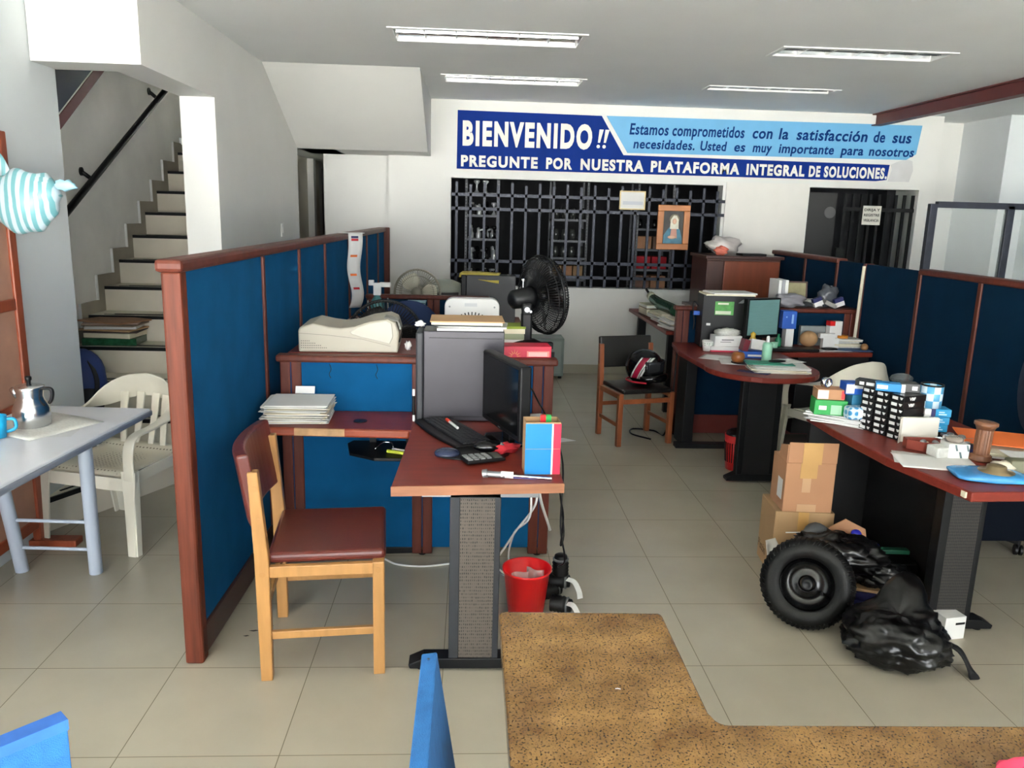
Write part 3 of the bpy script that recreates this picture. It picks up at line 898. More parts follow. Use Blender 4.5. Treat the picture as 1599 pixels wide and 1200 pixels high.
dk = thing('office_desk', 'mahogany L-shaped desk with perforated metal leg, nearest on the left', 'desk', (.04, 2.69, 0))
g = G().prism([(-.305, -.015), (.31, .035), (.32, 1.05), (-.28, 1.05)], .715, .75)
mt_ = obj('desk_top', g, MAHOG, dk, bevel=.004)
obj('edge_band', G().prism([(-.306, -.022), (.311, .028), (.31, .036), (-.305, -.014)], .714, .749), PALEEDGE, mt_, label='pale bare wood front edge')
g = G().prism([(-.955, .745), (-.285, .715), (-.285, 1.05), (-.94, 1.05)], .716, .75)
rt = obj('return_top', g, MAHOG, dk, bevel=.004)
obj('edge_band', G().prism([(-.956, .732), (-.296, .702), (-.296, .718), (-.956, .748)], .713, .749), EDGE, rt, bevel=.008, label='orange rounded front edge')
obj('worn_patch', G().prism([(-.80, .7235), (-.58, .7135), (-.58, .73), (-.80, .737)], .718, .7495), mat('worn_bare_wood', (178, 140, 100), .6, vary=.2, vscale=30), rt, label='worn bare patch')
obj('grommet', G().cyl((-.53, .86, .749), (-.53, .86, .7525), .032), BLACK, rt)
mesh_leg(dk, -.10, .085, .06, -.25, .28)
obj('bracket', G().box(-.2, .03, .695, .22, .09, .714), STEEL, dk)
g = G().prism([(-.60 + .0, .93), (-.57, .78), (-.45, .70), (-.30, .70), (-.30, .98), (-.58, .98)], .61, .625)
obj('keyboard_tray', g, BLACK, dk, bevel=.004)
for x in (-.5, -.33):
    obj('tray_hanger', G().box(x, .95, .62, x + .03, .975, .717), BLACK, dk)
one('yellow_pen', 'yellow marker lying in the black tray under the desk return', 'pen', G().cyl((0, 0, .008), (.12, -.05, .008), .008), mat('neon_yellow', (180, 190, 60), .4), (-.36, 3.47, .626))
one('white_pen', 'white pen beside the yellow marker in the black tray', 'pen', G().cyl((0, 0, .008), (.1, -.045, .008), .006), WHITE, (-.34, 3.50, .626))
one('wire_clip', 'bent wire clip lying in the black tray under the desk return', 'clip', G().tube(spline([(0, 0, .003), (.03, .04, .02), (.07, .04, .02), (.08, .02, .004)], 4), .003), CHROME, (-.42, 3.52, .626))

# papers on the return
def paper_pile(n, loc, w, d, rz, label, group, seed, h=.0045, jit=.02, mats=None, topw=None):
    rr = random.Random(seed)
    z = loc[2]
    for i in range(n):
        hh = h * rr.uniform(.5, 1.6)
        m_ = rr.choice(mats or [PAPER, PAPER, NEWS, PAPERC])
        one('paper_sheaf', label, 'papers', G().box(-w / 2, -d / 2, 0, w / 2, d / 2, hh), m_, (loc[0] + rr.uniform(-jit, jit), loc[1] + rr.uniform(-jit, jit), z), rz + rr.uniform(-7, 7), group)
        z += hh + .0003
    return z
zt = paper_pile(27, (-.775, 3.60, .7512), .275, .24, 2, 'sheaf of white papers in the pile at the left end of the desk return', 'papers piled on the desk return', 3, .0027, .012, [PAPER, PAPER, NEWS, PAPERC])
one('note_card', 'blank white card leaning on the back of the paper pile on the return', 'card', G().box(-.045, -.001, 0, .045, .001, .035), WHITE, (-.77, 3.715, zt + .002), 0, rot=(R(-25), 0, 0))

# computer tower with folders on it
t = thing('computer_tower', 'scuffed dark grey computer tower standing sideways on the nearest desk', 'computer', (-.04, 3.655, .7512))
SIDE = mat('brushed_grey_side', (48, 46, 52), .36, .3, vary=.16, vscale=4)
obj('case', G().box(-.165, -.085, 0, .2, .085, .418), SIDE, t, bevel=.004)
obj('front_bezel', G().box(-.2, -.086, .0, -.166, .086, .41), DGREY, t, bevel=.008)
obj('side_seam', G().box(-.14, -.0865, .02, .19, -.085, .023).box(-.14, -.0865, .385, .19, -.085, .388), BLACK, t)
one('white_pen', 'white and black pen standing against the front of the grey tower', 'pen', G().cyl((0, 0, 0), (0, 0, .15), .006).m(1).cyl((0, 0, .03), (0, 0, .12), .0066).m(0), [WHITE, BLACK], (-.248, 3.555, .752))
z = 1.1706
for nm, lb, m_, w, d, h, a, dx in (('paper_sheaf', 'crumpled white papers lying directly on the grey tower', PAPER, .30, .18, .012, 3, .03), ('paper_sheaf', 'grey-white sheaf hanging over the right edge of the grey tower', NEWS, .31, .17, .008, -4, .05), ('folder', 'grey folder under the kraft folder on the grey tower', DGREY, .3, .19, .006, 2, .02), ('paper_sheaf', 'thick white block under the kraft folder on the grey tower', PAPERC, .32, .2, .013, 0, .02), ('folder', 'kraft folder on top of the papers on the grey tower', KRAFT, .335, .23, .006, 1, .02)):
    one(nm, lb, 'papers' if nm != 'folder' else 'folder', G().box(-w / 2, -d / 2, 0, w / 2, d / 2, h), m_, (-.03 + dx, 3.66, z), a, 'papers on the grey tower', bevel=.002)
    z += h + .0006
one('crumpled_tissue', 'crumpled white tissue at the left end of the folders on the grey tower', 'tissue', G().ball((0, 0, .014), .017, (1.4, .8, .8), 12, 8, fn=lambda d: 1 + .25 * math.sin(9 * d.x + 7 * d.z)), PAPER, (-.225, 3.66, 1.175))

# monitor
mo = thing('flat_monitor', 'black flat monitor angled away on the nearest desk', 'monitor', (.16, 3.245, .7512), -71)
obj('base', G().prism([(-.11, -.05), (-.06, -.075), (.06, -.075), (.11, -.05), (.1, .08), (-.1, .08)], 0, .014), BLACKG, mo, bevel=.004)
obj('neck', G().box(-.035, .0, .012, .035, .03, .12), BLACK, mo, bevel=.004)
hd = obj('casing', G().box(-.215, -.03, .055, .215, .02, .36), BLACK, mo, bevel=.008)
obj('screen', G().box(-.2, -.0325, .08, .2, -.03, .347), SCREEN, hd)
obj('badge', G().box(-.012, -.0315, .064, .012, -.03, .068), STEEL, hd)

# keyboard
kb = thing('keyboard', 'black curved keyboard lying diagonally on the nearest desk', 'keyboard', (-.065, 3.365, .7512), -64.5)
def kbtop(x): return .012 + .012 * ((x) / .24) ** 2
g = G()
prof = [(x, -.085 - .02 * math.cos(x / .24 * 1.5)) for x in [(-.23 + .046 * i) for i in range(11)]] + [(x, .075 + .012 * math.cos(x / .24 * 1.5)) for x in [(.23 - .046 * i) for i in range(11)]]
g.prism(prof, 0.0, .014)
obj('body', g, BLACK, kb, bevel=.006)
g = G()
for r_ in range(6):
    y = .062 - r_ * .021
    x = -.21
    while x < .205:
        w = .017
        if r_ == 5 and abs(x + .08) < .006: w = .1
        if not (.085 < x < .095 or .15 < x < .155):
            g.box(x, y - .009, .013, x + w, y + .009, .021)
        x += w + .0035
ko = obj('keys', g, mat('key_plastic', (34, 34, 38), .5), kb, kind='stuff')
t = thing('marker_pen', 'white pen with a red cap lying across the black keyboard', 'pen', (-.085, 3.46, .7735), -70)
obj('barrel', G().cyl((0, 0, .006), (.12, 0, .006), .006), WHITE, t)
obj('cap', G().cyl((-.03, 0, .007), (.012, 0, .007), .0075), mat('red_cap', (216, 64, 40), .4), t)
# mouse pad, mouse, calculator
t = thing('mouse_pad', 'black mouse pad with a shiny blue-grey gel wrist rest', 'mouse pad', (.005, 3.06, .7512), 2)
g = G().prism([(.0 + .15 * math.cos(a) * (1 + .1 * math.cos(a)), .085 * math.sin(a)) for a in [2 * math.pi * i / 28 for i in range(28)]], 0, .004)
obj('mat', g, BLACKR, t, bevel=.001)
obj('wrist_rest', G().ball((-.085, -.01, .006), .05, (1.05, .9, .42), 20, 12), mat('gel', (40, 48, 72), .1), t)
one('computer_mouse', 'black and silver computer mouse on the mouse pad', 'mouse', G().ball((0, 0, .012), .05, (1.25, .62, .5), 20, 12, fn=lambda d: 1 if d.z > -.3 else .9).m(1).ball((.045, 0, .012), .026, (.8, 1.05, .6)), [BLACKG, mat('silver_plastic', (150, 150, 152), .3)], (.085, 3.075, .7665), 8)
t = thing('calculator', 'black calculator with a grey display leaning on the mouse pad edge', 'calculator', (.055, 2.965, .757), 22)
obj('body', G().box(-.075, -.045, 0, .085, .045, .014), BLACK, t, bevel=.005)
obj('display', G().box(.04, -.034, .014, .072, .034, .0155), mat('lcd', (98, 104, 96), .2), t)
g = G()
for i in range(4):
    for j in range(5):
        g.box(-.068 + i * .026, -.036 + j * .0155, .013, -.05 + i * .026, -.026 + j * .0155, .018)
obj('keys', g, mat('calc_keys', (126, 128, 130), .5), t, kind='stuff')
one('red_cloth', 'crumpled red rag at the foot of the black monitor', 'rag', G().ball((0, 0, .02), .045, (1.3, .7, .42), 20, 12, fn=lambda d: 1 + .22 * math.sin(8 * d.x + 3 * d.y) + .15 * math.sin(13 * d.y + 6 * d.z)), REDC, (.15, 3.08, .7512), 30)

# blue and red double carton
t = thing('product_carton', 'open-topped blue and red two-tier carton at the right front of the nearest desk', 'carton', (.275, 2.855, .7512), 3)
g = G()
g.box(-.065, -.043, 0, .065, -.04, .2).box(-.065, .04, 0, .065, .043, .2).box(-.065, -.04, 0, -.062, .04, .2).box(.062, -.04, 0, .065, .04, .2).box(-.062, -.04, 0, .062, .04, .003)
obj('walls', g, CARD2, t)
obj('front_print', G().box(-.0655, -.0445, .001, .032, -.043, .098).box(-.0655, -.0445, .1, .032, -.043, .195), BLUEB, t, label='bright blue front panels')
obj('white_stripe', G().box(.032, -.0446, .001, .038, -.043, .195), WHITE, t)
obj('red_print', G().box(.038, -.0445, .001, .0655, -.043, .098).box(.038, -.0445, .1, .0655, -.043, .195).box(.065, -.043, .001, .0665, .043, .098).box(.065, -.043, .1, .0665, .043, .195), mat('crimson_card', (206, 40, 70), .45), t)
obj('flap', G().box(-.062, -.0395, .17, .062, .02, .173), BLUEK, t)
one('small_box', 'tiny red and green box standing inside the blue carton top', 'box', G().box(-.02, -.01, 0, 0, .01, .05).m(1).box(0, -.01, 0, .02, .01, .05), [RED, GREEN], (.29, 2.87, .915))
one('steel_can', 'small steel can standing inside the blue and red carton', 'can', G().lathe([(0, 0), (.016, 0), (.016, .17), (0, .17)], 14), STEEL, (.245, 2.872, .7545))
# wrench-like tool
t = thing('metal_tool', 'grey metal ratchet tool lying along the front edge of the nearest desk', 'tool', (.07, 2.785, .7512), -9)
obj('head', G().cyl((0, 0, .01), (.07, 0, .01), .011, .013).cyl((-.012, 0, .008), (.005, 0, .012), .017), STEEL, t)
obj('collar', G().cyl((.055, 0, .011), (.1, 0, .011), .013), WHITE, t)
obj('shaft', G().cyl((.1, 0, .009), (.24, 0, .006), .005), CHROME, t)
one('paper_strip', 'blue-lined paper strip under the metal tool on the desk edge', 'paper', G().box(-.09, -.012, 0, .09, .012, .0008), mat('blue_strip', (120, 120, 190), .6), (.215, 2.777, .7504), -4)
# cable tangle in front of the panel, behind the monitor
one('network_box', 'small grey network box with cables behind the monitor on the desk', 'box', G().box(-.04, -.03, 0, .04, .03, .03), mat('pale_grey_plastic', (170, 172, 170), .5), (.315, 3.58, .7512), 20, bevel=.003)
one('monitor_cable', 'thin black cable drooping behind the monitor and off the desk', 'cable', G().tube(spline([(.19, 3.35, .87), (.26, 3.42, .95), (.32, 3.5, .86), (.375, 3.4, .762), (.39, 3.1, .70), (.385, 3.05, .45), (.41, 3.06, .3), (.40, 3.2, .2)], 6), .004), BLACK)
for i, pts in enumerate(([(.24, 2.86, .71), (.245, 2.9, .55), (.2, 3.1, .4), (.19, 3.3, .2), (.22, 3.4, .006), (.1, 3.6, .006)], [(.26, 2.87, .71), (.265, 2.9, .6), (.2, 3.0, .45), (.14, 3.1, .3), (.12, 3.35, .15), (.2, 3.5, .006), (.05, 3.66, .006)], [(.27, 2.87, .71), (.29, 2.95, .6), (.35, 3.2, .4), (.37, 3.3, .33)])):
    lb = ['thin white cable hanging under the desk, leftmost of three', 'thin white cable hanging under the desk down to the red bucket', 'thicker white cable under the desk slanting toward the end post'][i]
    one('hanging_cable', lb, 'cable', G().tube(spline(pts, 6), .0045 if i < 2 else .006), WHITE, group='white cables under the desk')

one('floor_cable', 'pale cable running along the floor below the low blue partition', 'cable', G().tube(spline([(-.40, 3.70, .005), (-.33, 3.64, .005), (-.2, 3.62, .005), (-.05, 3.66, .005)], 6), .005), WHITE)
one('power_strip', 'black power strip on the floor under the low blue partition', 'power strip', G().box(-.12, -.025, 0, .12, .025, .035), BLACK, (-.36, 3.80, 0), 4, bevel=.005)

# ================================================================== WOODEN CHAIRS
def office_chair_wood(t, wd, lea, curved=True, seatlabel=None):
    for y in (-.235, .235):
        s = 1 if y > 0 else -1
        g = G().prism([(-.222, 0), (-.18, 0), (-.178, .47), (-.205, .80), (-.240, .80), (-.228, .47)], y - .021, y + .021, 'y')
        o = obj('leg', g, wd, t, bevel=.004)
        for x, z in ((-.202, .42), (-.208, .62), (-.218, .74)):
            obj('screw_plug', G().cyl((x, y - .022, z), (x, y - .0195, z), .011), mat('plug_wood', (168, 122, 70), .5), o)
        o = obj('leg', G().box(.183, y - .021, 0, .225, y + .021, .45), wd, t, bevel=.004)
        obj('screw_plug', G().cyl((.203, y - .022, .42), (.203, y - .0195, .42), .011), MATS['plug_wood'], o)
        obj('seat_rail', G().box(-.18, y - .013, .402, .185, y + .013, .444), wd, t, bevel=.003)
        obj('stretcher', G().box(-.18, y - .01, .16, .185, y + .01, .19), wd, t, bevel=.003)
    obj('stretcher', G().box(-.21, -.215, .26, -.19, .215, .295), wd, t, bevel=.003)
    obj('seat_rail', G().box(.19, -.215, .36, .215, .215, .40), wd, t, bevel=.003)
    def cushion(d):
        return 1
    g = G().box(-.19, -.225, .445, .232, .225, .485)
    obj('seat', g, lea, t, bevel=.016, seg=3, label=seatlabel)
    n = 12
    out, inn = [], []
    for i in range(n + 1):
        y = -.245 + .49 * i / n
        c = -.045 * (1 - (y / .245) ** 2) if curved else 0
        out.append((c - .058, y))
        inn.append((c - .012, y))
    g = G()
    poly = inn + out[::-1]
    M = Matrix.Translation((-.178, 0, .60)) @ Matrix.Rotation(R(-9), 4, 'Y')
    g.prism(poly, 0, .27, 'z', M)
    obj('backrest', g, lea, t, bevel=.012, seg=3)
c1 = thing('side_chair', 'beech chair with brown leather seat at the nearest desk', 'chair', (-.545, 2.935, 0), 6.0, 'leather side chairs')
office_chair_wood(c1, BEECH, LEATHB)
c2 = thing('side_chair', 'brown wooden chair with black leather seat holding a motorcycle helmet', 'chair', (1.285, 5.945, 0), -75, 'leather side chairs', s=.9)
office_chair_wood(c2, CHAIRW, LEATHK, False)

# motorcycle helmet on the far chair
h = thing('motorcycle_helmet', 'black full-face helmet with red and white graphics lying on the black chair', 'helmet', (1.34, 5.93, .4375), -35)
def helm(d):
    k = 1.0
    if d.x > .35 and -.45 < d.z < .35: k += .06
    return k
obj('shell', G().ball((0, 0, .135), .14, (1.05, .88, 1.0), 28, 18, fn=helm), BLACKG, h)
obj('visor', G().grid(lambda u, v: (.152 * math.cos(R(-62 + 124 * u)) * 1.02, .126 * math.sin(R(-62 + 124 * u)) * 1.05, .11 + .085 * v), 16, 4), mat('tinted_visor', (34, 36, 40), .06), h, solid=.003)
obj('chin_bar', G().tube([(.155 * math.cos(R(a)), .13 * math.sin(R(a)), .06 + .01 * math.cos(R(a))) for a in range(-80, 81, 16)], [.02, .026, .03, .032, .034, .035, .034, .032, .03, .026, .02], 8), BLACKG, h)
def side(sgn, x, z):
    q = max(.02, 1 - (x / .147) ** 2 - (z / .14) ** 2)
    return (x * 1.02, sgn * .123 * math.sqrt(q) * 1.025, .135 + z * 1.02)
for sgn in (1, -1):
    obj('graphic', G().grid(lambda u, v: side(sgn, -.055 + .085 * v + .042 * u, -.075 + .16 * v), 6, 10), mat('crimson_paint', (150, 26, 56), .2), h, solid=.003)
    for o_, w_ in ((-.014, .012), (.044, .01), (.058, .016)):
        obj('graphic', G().grid(lambda u, v: side(sgn, -.055 + .085 * v + o_ + w_ * u, -.075 + .16 * v), 3, 10), mat('white_paint_gloss', (200, 200, 198), .2), h, solid=.003)
obj('rim_stripe', G().tube([(.135 * math.cos(R(a)), .114 * math.sin(R(a)), .03) for a in range(60, 301, 15)], .007), mat('red_trim', (190, 36, 56), .4), h)
# ================================================================== BEHIND THE FIRST PANEL
t = thing('laser_printer', 'beige laser printer with a sloped top standing on the cap shelf of the low partition', 'printer', (-.585, 4.00, 1.0155), 2)
side = [(-.24, 0), (.235, 0), (.24, .10), (.225, .148), (.185, .165), (.10, .152), (.03, .128), (-.04, .118), (-.10, .125), (-.17, .14), (-.235, .118), (-.24, .10)]
obj('body', G().prism(side, -.16, .16, 'y'), BEIGE, t, bevel=.01, seg=3)
obj('side_cover', G().prism([(.005, .10), (.045, .126), (.10, .145), (.18, .158), (.205, .145), (.212, .08), (.195, .045), (.06, .075), (.015, .09)], -.166, -.159, 'y'), mat('pale_printer_plastic', (172, 168, 155), .4), t, bevel=.003)
obj('output_tray', G().prism([(-.19, .132), (-.10, .117), (-.03, .11), (.05, .13), (.05, .124), (-.03, .104), (-.1, .11), (-.19, .126)], -.11, .11, 'y'), mat('tray_plastic', (206, 200, 186), .5), t)
obj('control_panel', G().prism([(.165, .166), (.23, .148), (.242, .11), (.25, .112), (.236, .153), (.168, .171)], -.13, -.02, 'y'), mat('panel_grey', (128, 128, 122), .45), t, bevel=.003)
g = G()
for r_ in range(4):
    for i in range(5 + 3 * r_):
        g.cyl((-.225 + i * .009, -.16, .055 - r_ * .011), (-.225 + i * .009, -.1615, .055 - r_ * .011), .0022, n=6)
obj('vent_holes', g, BLACK, t, kind='stuff')
obj('seam', G().prism([(-.238, .093), (-.1, .085), (.06, .068), (.2, .034), (.2, .032), (.06, .066), (-.1, .083), (-.238, .091)], -.1615, -.16, 'y'), mat('seam_grey', (120, 116, 108), .6), t)
obj('paper_slot', G().box(.232, -.14, .05, .2425, .14, .058), BLACK, t)

def fan(t, c, ax, r, mg, mb, depth=.11, ribs=44, rings=3, blades=3, motor=None, th=.0028, hub=.045):
    """fan head: guards, blades, hub and motor housing, axis from the motor towards the front"""
    q = Vector(ax).normalized().to_track_quat('Z', 'Y').to_matrix().to_4x4()
    M = Matrix.Translation(Vector(c)) @ q
    def ring(rr, z, k=30):
        return [M @ Vector((rr * math.cos(2 * math.pi * i / k), rr * math.sin(2 * math.pi * i / k), z)) for i in range(k)]
    for sgn, nm in ((1, 'front_guard'), (-1, 'rear_guard')):
        g = G()
        for i in range(ribs):
            a = 2 * math.pi * i / ribs
            pts = []
            for k in range(6):
                u = k / 5
                rr = hub + (r - hub) * math.sin(u * math.pi / 2)
                z = sgn * depth / 2 * math.cos(u * math.pi / 2) ** .8 if k < 5 else 0
                pts.append(M @ Vector((rr * math.cos(a), rr * math.sin(a), z)))
            g.tube(pts, th / 2 + .0006, 4)
        for u in [.45, .8][:rings]:
            g.tube(ring(hub + (r - hub) * math.sin(u * math.pi / 2), sgn * depth / 2 * math.cos(u * math.pi / 2) ** .8), th / 2 + .001, 4, True)
        if sgn > 0:
            g.lathe([(0, depth / 2 + .004), (hub, depth / 2 + .002), (hub, depth / 2 - .006)], 20, M)
        obj(nm, g, mg, t)
    obj('guard_rim', G().tube(ring(r, 0, 40), .008, 6, True), mg, t)
    g = G()
    for b in range(blades):
        a0 = 2 * math.pi * b / blades
        def bl(u, v):
            rr = hub * .8 + (r * .86 - hub * .8) * u
            wd = (.5 + .32 * math.sin(u * math.pi)) * (1.0 if blades == 3 else .7)
            a = a0 + (v - .5) * 2 * wd * (1 - .25 * u)
            return M @ Vector((rr * math.cos(a), rr * math.sin(a), (v - .5) * .05))
        g.grid(bl, 6, 8)
    obj('blades', g, mb, t, solid=.002)
    obj('hub', G().lathe([(0, .02), (hub * .8, .015), (hub * .85, -.02), (0, -.02)], 18, M), mb, t)
    if motor:
        obj('motor_housing', G().lathe([(0, -depth / 2 - motor), (.032, -depth / 2 - motor), (.05, -depth / 2 - motor + .015), (.055, -depth / 2 - .02), (.06, -depth / 2 + .005), (0, -depth / 2 + .005)], 22, M), mg, t)

t = thing('pedestal_fan', 'tall black fan turned away, standing right of the folders behind the first low partition', 'fan', (.30, 4.18, 1.0152))
fan(t, (.095, .12, .252), (.88, .46, .10), .21, BLACKM, mat('fan_blade_black', (20, 17, 16), .35), .15, 84, 2, 4, .13, .0034)
obj('neck', G().box(-.028, -.03, .0, .03, .03, .17).box(-.026, -.026, .15, .028, .026, .22), BLACK, t, bevel=.01)
obj('tilt_knob', G().cyl((.0, -.026, .19), (.0, -.045, .19), .014).cyl((.02, -.03, .18), (.02, -.04, .18), .007), STEEL, t)
obj('lift_pin', G().cyl((-.02, .03, .30), (-.02, .03, .335), .004).cyl((-.02, .03, .335), (-.02, .03, .345), .01), STEEL, t)
obj('base', G().lathe([(0, .006), (.09, 0), (.09, .012), (.05, .03), (.03, .03), (0, .03)], 24), BLACK, t)
t = thing('table_fan', 'black round fan half hidden behind the beige printer', 'fan', (-.48, 4.55, .7512))
fan(t, (0, 0, .225), (.1, -1, .1), .215, BLACKM, MATS['fan_blade_black'], .12, 72, 2, 3, .08, .003)
obj('stand', G().cyl((0, .05, .0), (0, .06, .2), .02).lathe([(.0, .0), (.11, .0), (.11, .012), (.03, .03), (0, .03)], 24), BLACK, t)

t = thing('red_carton', 'flat crimson carton with yellow star print on the cap of the first low partition', 'carton', (.275, 3.84, 1.0155), 4)
obj('carton', G().box(-.12, -.06, 0, .12, .06, .055), mat('crimson_carton', (196, 34, 62), .4), t, bevel=.003)
obj('label', G().box(-.0, -.0612, .004, .11, -.06, .032), mat('pale_red_label', (224, 130, 120), .5), t)
g = G()
for i in range(7):
    a = math.pi * i / 6
    g.prism([(-.06 + .012 * math.cos(a - .12), .008 + .012 * math.sin(a - .12)), (-.06 + .034 * math.cos(a), .008 + .034 * math.sin(a)), (-.06 + .012 * math.cos(a + .12), .008 + .012 * math.sin(a + .12))], -.0612, -.06, 'y')
obj('star_print', g, mat('gold_print', (226, 170, 90), .5), t)
obj('label_lines', G().box(.008, -.0618, .008, .1, -.061, .011).box(.008, -.0618, .015, .1, -.061, .018).box(.008, -.0618, .022, .1, -.061, .025), WHITE, t)
one('crumpled_tissue', 'small white tissue beside the right end of the beige printer', 'tissue', G().ball((0, 0, .02), .022, (.8, .7, 1.1), 12, 8, fn=lambda d: 1 + .2 * math.sin(8 * d.x + 5 * d.z)), PAPER, (-.305, 3.95, 1.0155))
for i, (nm, lb, m_, h) in enumerate((('paper_sheaf', 'dark-edged white sheaf under the lime papers beside the fan', PAPER, .03), ('paper_sheaf', 'green-tinted paper block in the middle of the stack beside the fan', mat('grey_green_paper', (150, 158, 130), .8), .03), ('paper_sheaf', 'cream sheaf high in the stack beside the fan', PAPERC, .025), ('yellow_notepad', 'lime yellow papers on top of the stack behind the grey tower', LIME, .012))):
    one(nm, lb, 'papers', G().box(-.1, -.08, 0, .1, .08, h), m_, (.19, 4.22, 1.0155 + [0, .0305, .061, .0865][i]), 3 * i - 4, 'paper stack beside the pedestal fan')
one('black_adapter', 'black cable box on the shelf in front of the pedestal fan', 'box', G().box(-.03, -.02, 0, .03, .02, .035), BLACK, (.40, 4.05, 1.0155), 10, bevel=.004)

# second workstation
t = thing('office_desk', 'second mahogany desk, mostly hidden behind the first low partition', 'desk', (.04, 4.4, 0))
obj('desk_top', G().box(-.17, 0, .715, .31, 2.05, .75), MAHOG, t, bevel=.004)
obj('return_top', G().box(-.90, .02, .715, -.172, .62, .75).box(-.90, 1.72, .715, -.172, 2.05, .75), MAHOG, t, bevel=.004)
for y in (.2, 1.85):
    obj('leg', G().box(-.1, y - .03, .03, .08, y + .03, .714).box(-.25, y - .03, 0, .28, y + .03, .03), BLACKM, t)
    obj('leg', G().box(-.85, y - .03, 0, -.8, y + .03, .714), BLACKM, t)
t = thing('low_partition', 'second low blue partition with a wooden cap, in front of the round beige fan', 'partition', (-.275, 6.56, 0))
lowpanel(t, -.55, .42, [-.50, -.02, .37], 1.02, BLUE_SHADE, WOOD)
t = thing('box_fan', 'white square box fan standing behind the folders on the grey tower', 'fan', (.015, 4.85, .7512))
rw_, hh = .165, .435
pf = []
for cx, cz, a0 in ((rw_ - .05, hh - .05, 0), (-rw_ + .05, hh - .05, 90), (-rw_ + .02, .02, 180), (rw_ - .02, .02, 270)):
    rr = .05 if cz > .1 else .02
    pf += [(cx + rr * math.cos(R(a0 + 15 * k)), cz + rr * math.sin(R(a0 + 15 * k))) for k in range(7)]
obj('housing', G().prism(pf, -.05, .05, 'y'), WHITE, t, bevel=.006)
g = G()
for k in range(40):
    a = 2 * math.pi * k / 40
    g.bar((.075 * math.cos(a), -.052, .215 + .075 * math.sin(a)), (.14 * math.cos(a), -.052, .215 + .14 * math.sin(a)), .007, .004, (0, 1, 0))
obj('grille_slots', g, BLACK, t, kind='stuff')
obj('maker_plate', G().box(-.045, -.0525, .388, .03, -.05, .408), mat('grey_plate', (196, 198, 200), .4), t)
for x in (-.135, .135):
    obj('screw', G().cyl((x, -.05, .385), (x, -.053, .385), .006), STEEL, t)
# swivel chair of the second workstation
def swivel(t, m, seat=True):
    obj('backrest', G().ball((-.23, 0, .88), .22, (.16, 1.0, 1.05), 24, 14, fn=lambda d: 1.0), m, t)
    obj('seat', G().ball((.02, 0, .47), .24, (1, 1, .2), 24, 12), m, t)
    obj('back_arm', G().ribbon(spline([(-.06, 0, .44), (-.24, 0, .46), (-.27, 0, .62), (-.25, 0, .8)], 4), [(0, 0, 1)] * 5 + [(1, 0, 0)] * 8, .06, .012), BLACK, t)
    obj('gas_column', G().cyl((0, 0, .1), (0, 0, .44), .028), BLACK, t)
    g = G()
    for k in range(5):
        a = 2 * math.pi * k / 5 + .3
        g.bar((0, 0, .11), (.27 * math.cos(a), .27 * math.sin(a), .075), .04, .03)
    obj('star_base', g, BLACK, t, bevel=.004)
    for k in range(5):
        a = 2 * math.pi * k / 5 + .3
        x, y = .27 * math.cos(a), .27 * math.sin(a)
        obj('caster', G().cyl((x - .018, y, .028), (x - .006, y, .028), .028).cyl((x + .006, y, .028), (x + .018, y, .028), .028).cyl((x, y, .028), (x, y, .075), .008), BLACK, t)
t = thing('swivel_chair', 'dark blue swivel chair with a rounded back at the second desk', 'chair', (-.40, 5.55, 0), 90)
swivel(t, mat('navy_upholstery', (24, 44, 84), .9, bump=.2, bscale=500))
t = thing('card_tray', 'small brown cardboard tray of pale blue slips before the second low partition', 'box', (-.415, 6.33, .7512), 0)
obj('tray', G().box(-.085, -.06, 0, .085, .06, .20), CARD, t, bevel=.003)
for k in range(3):
    obj('slips', G().box(-.075, -.05, .202 + k * .018, .06 + k * .006, .05, .21 + k * .018), mat('pale_blue_slips', (150, 190, 206), .7), t)
t = thing('spray_bottle', 'teal bottle with a white trigger head by the long blue partition', 'bottle', (-.68, 5.9, .7512 - .7512), 0)
obj('body', G().lathe([(0, .90), (.05, .90), (.05, 1.02), (.03, 1.06), (.018, 1.08)], 18), mat('teal_liquid', (70, 120, 124), .25), t)
obj('trigger_head', G().box(-.025, -.02, 1.08, .03, .02, 1.17).box(.02, -.015, 1.14, .10, .015, 1.175).box(-.06, -.015, 1.15, -.02, .015, 1.19), WHITE, t, bevel=.005)
obj('label_band', G().box(-.07, -.01, .92, -.062, .01, 1.04).box(.075, -.01, .94, .083, .01, 1.06), CLEAR, t)
one('side_shelf', 'narrow wooden shelf on the long blue partition under the teal bottle', 'shelf', G().box(-.11, -.45, 0, .11, .40, .024).box(-.11, -.3, -.1, -.09, -.26, 0).box(-.11, .25, -.1, -.09, .3, 0), MAHOG, (-.79, 5.7, .874), -1)
one('black_phone', 'long black telephone lying left of the dark blue swivel chair', 'phone', G().box(-.11, -.05, 0, .13, .05, .05), BLACK, (-.76, 5.42, .8995), 10, bevel=.016, seg=3)
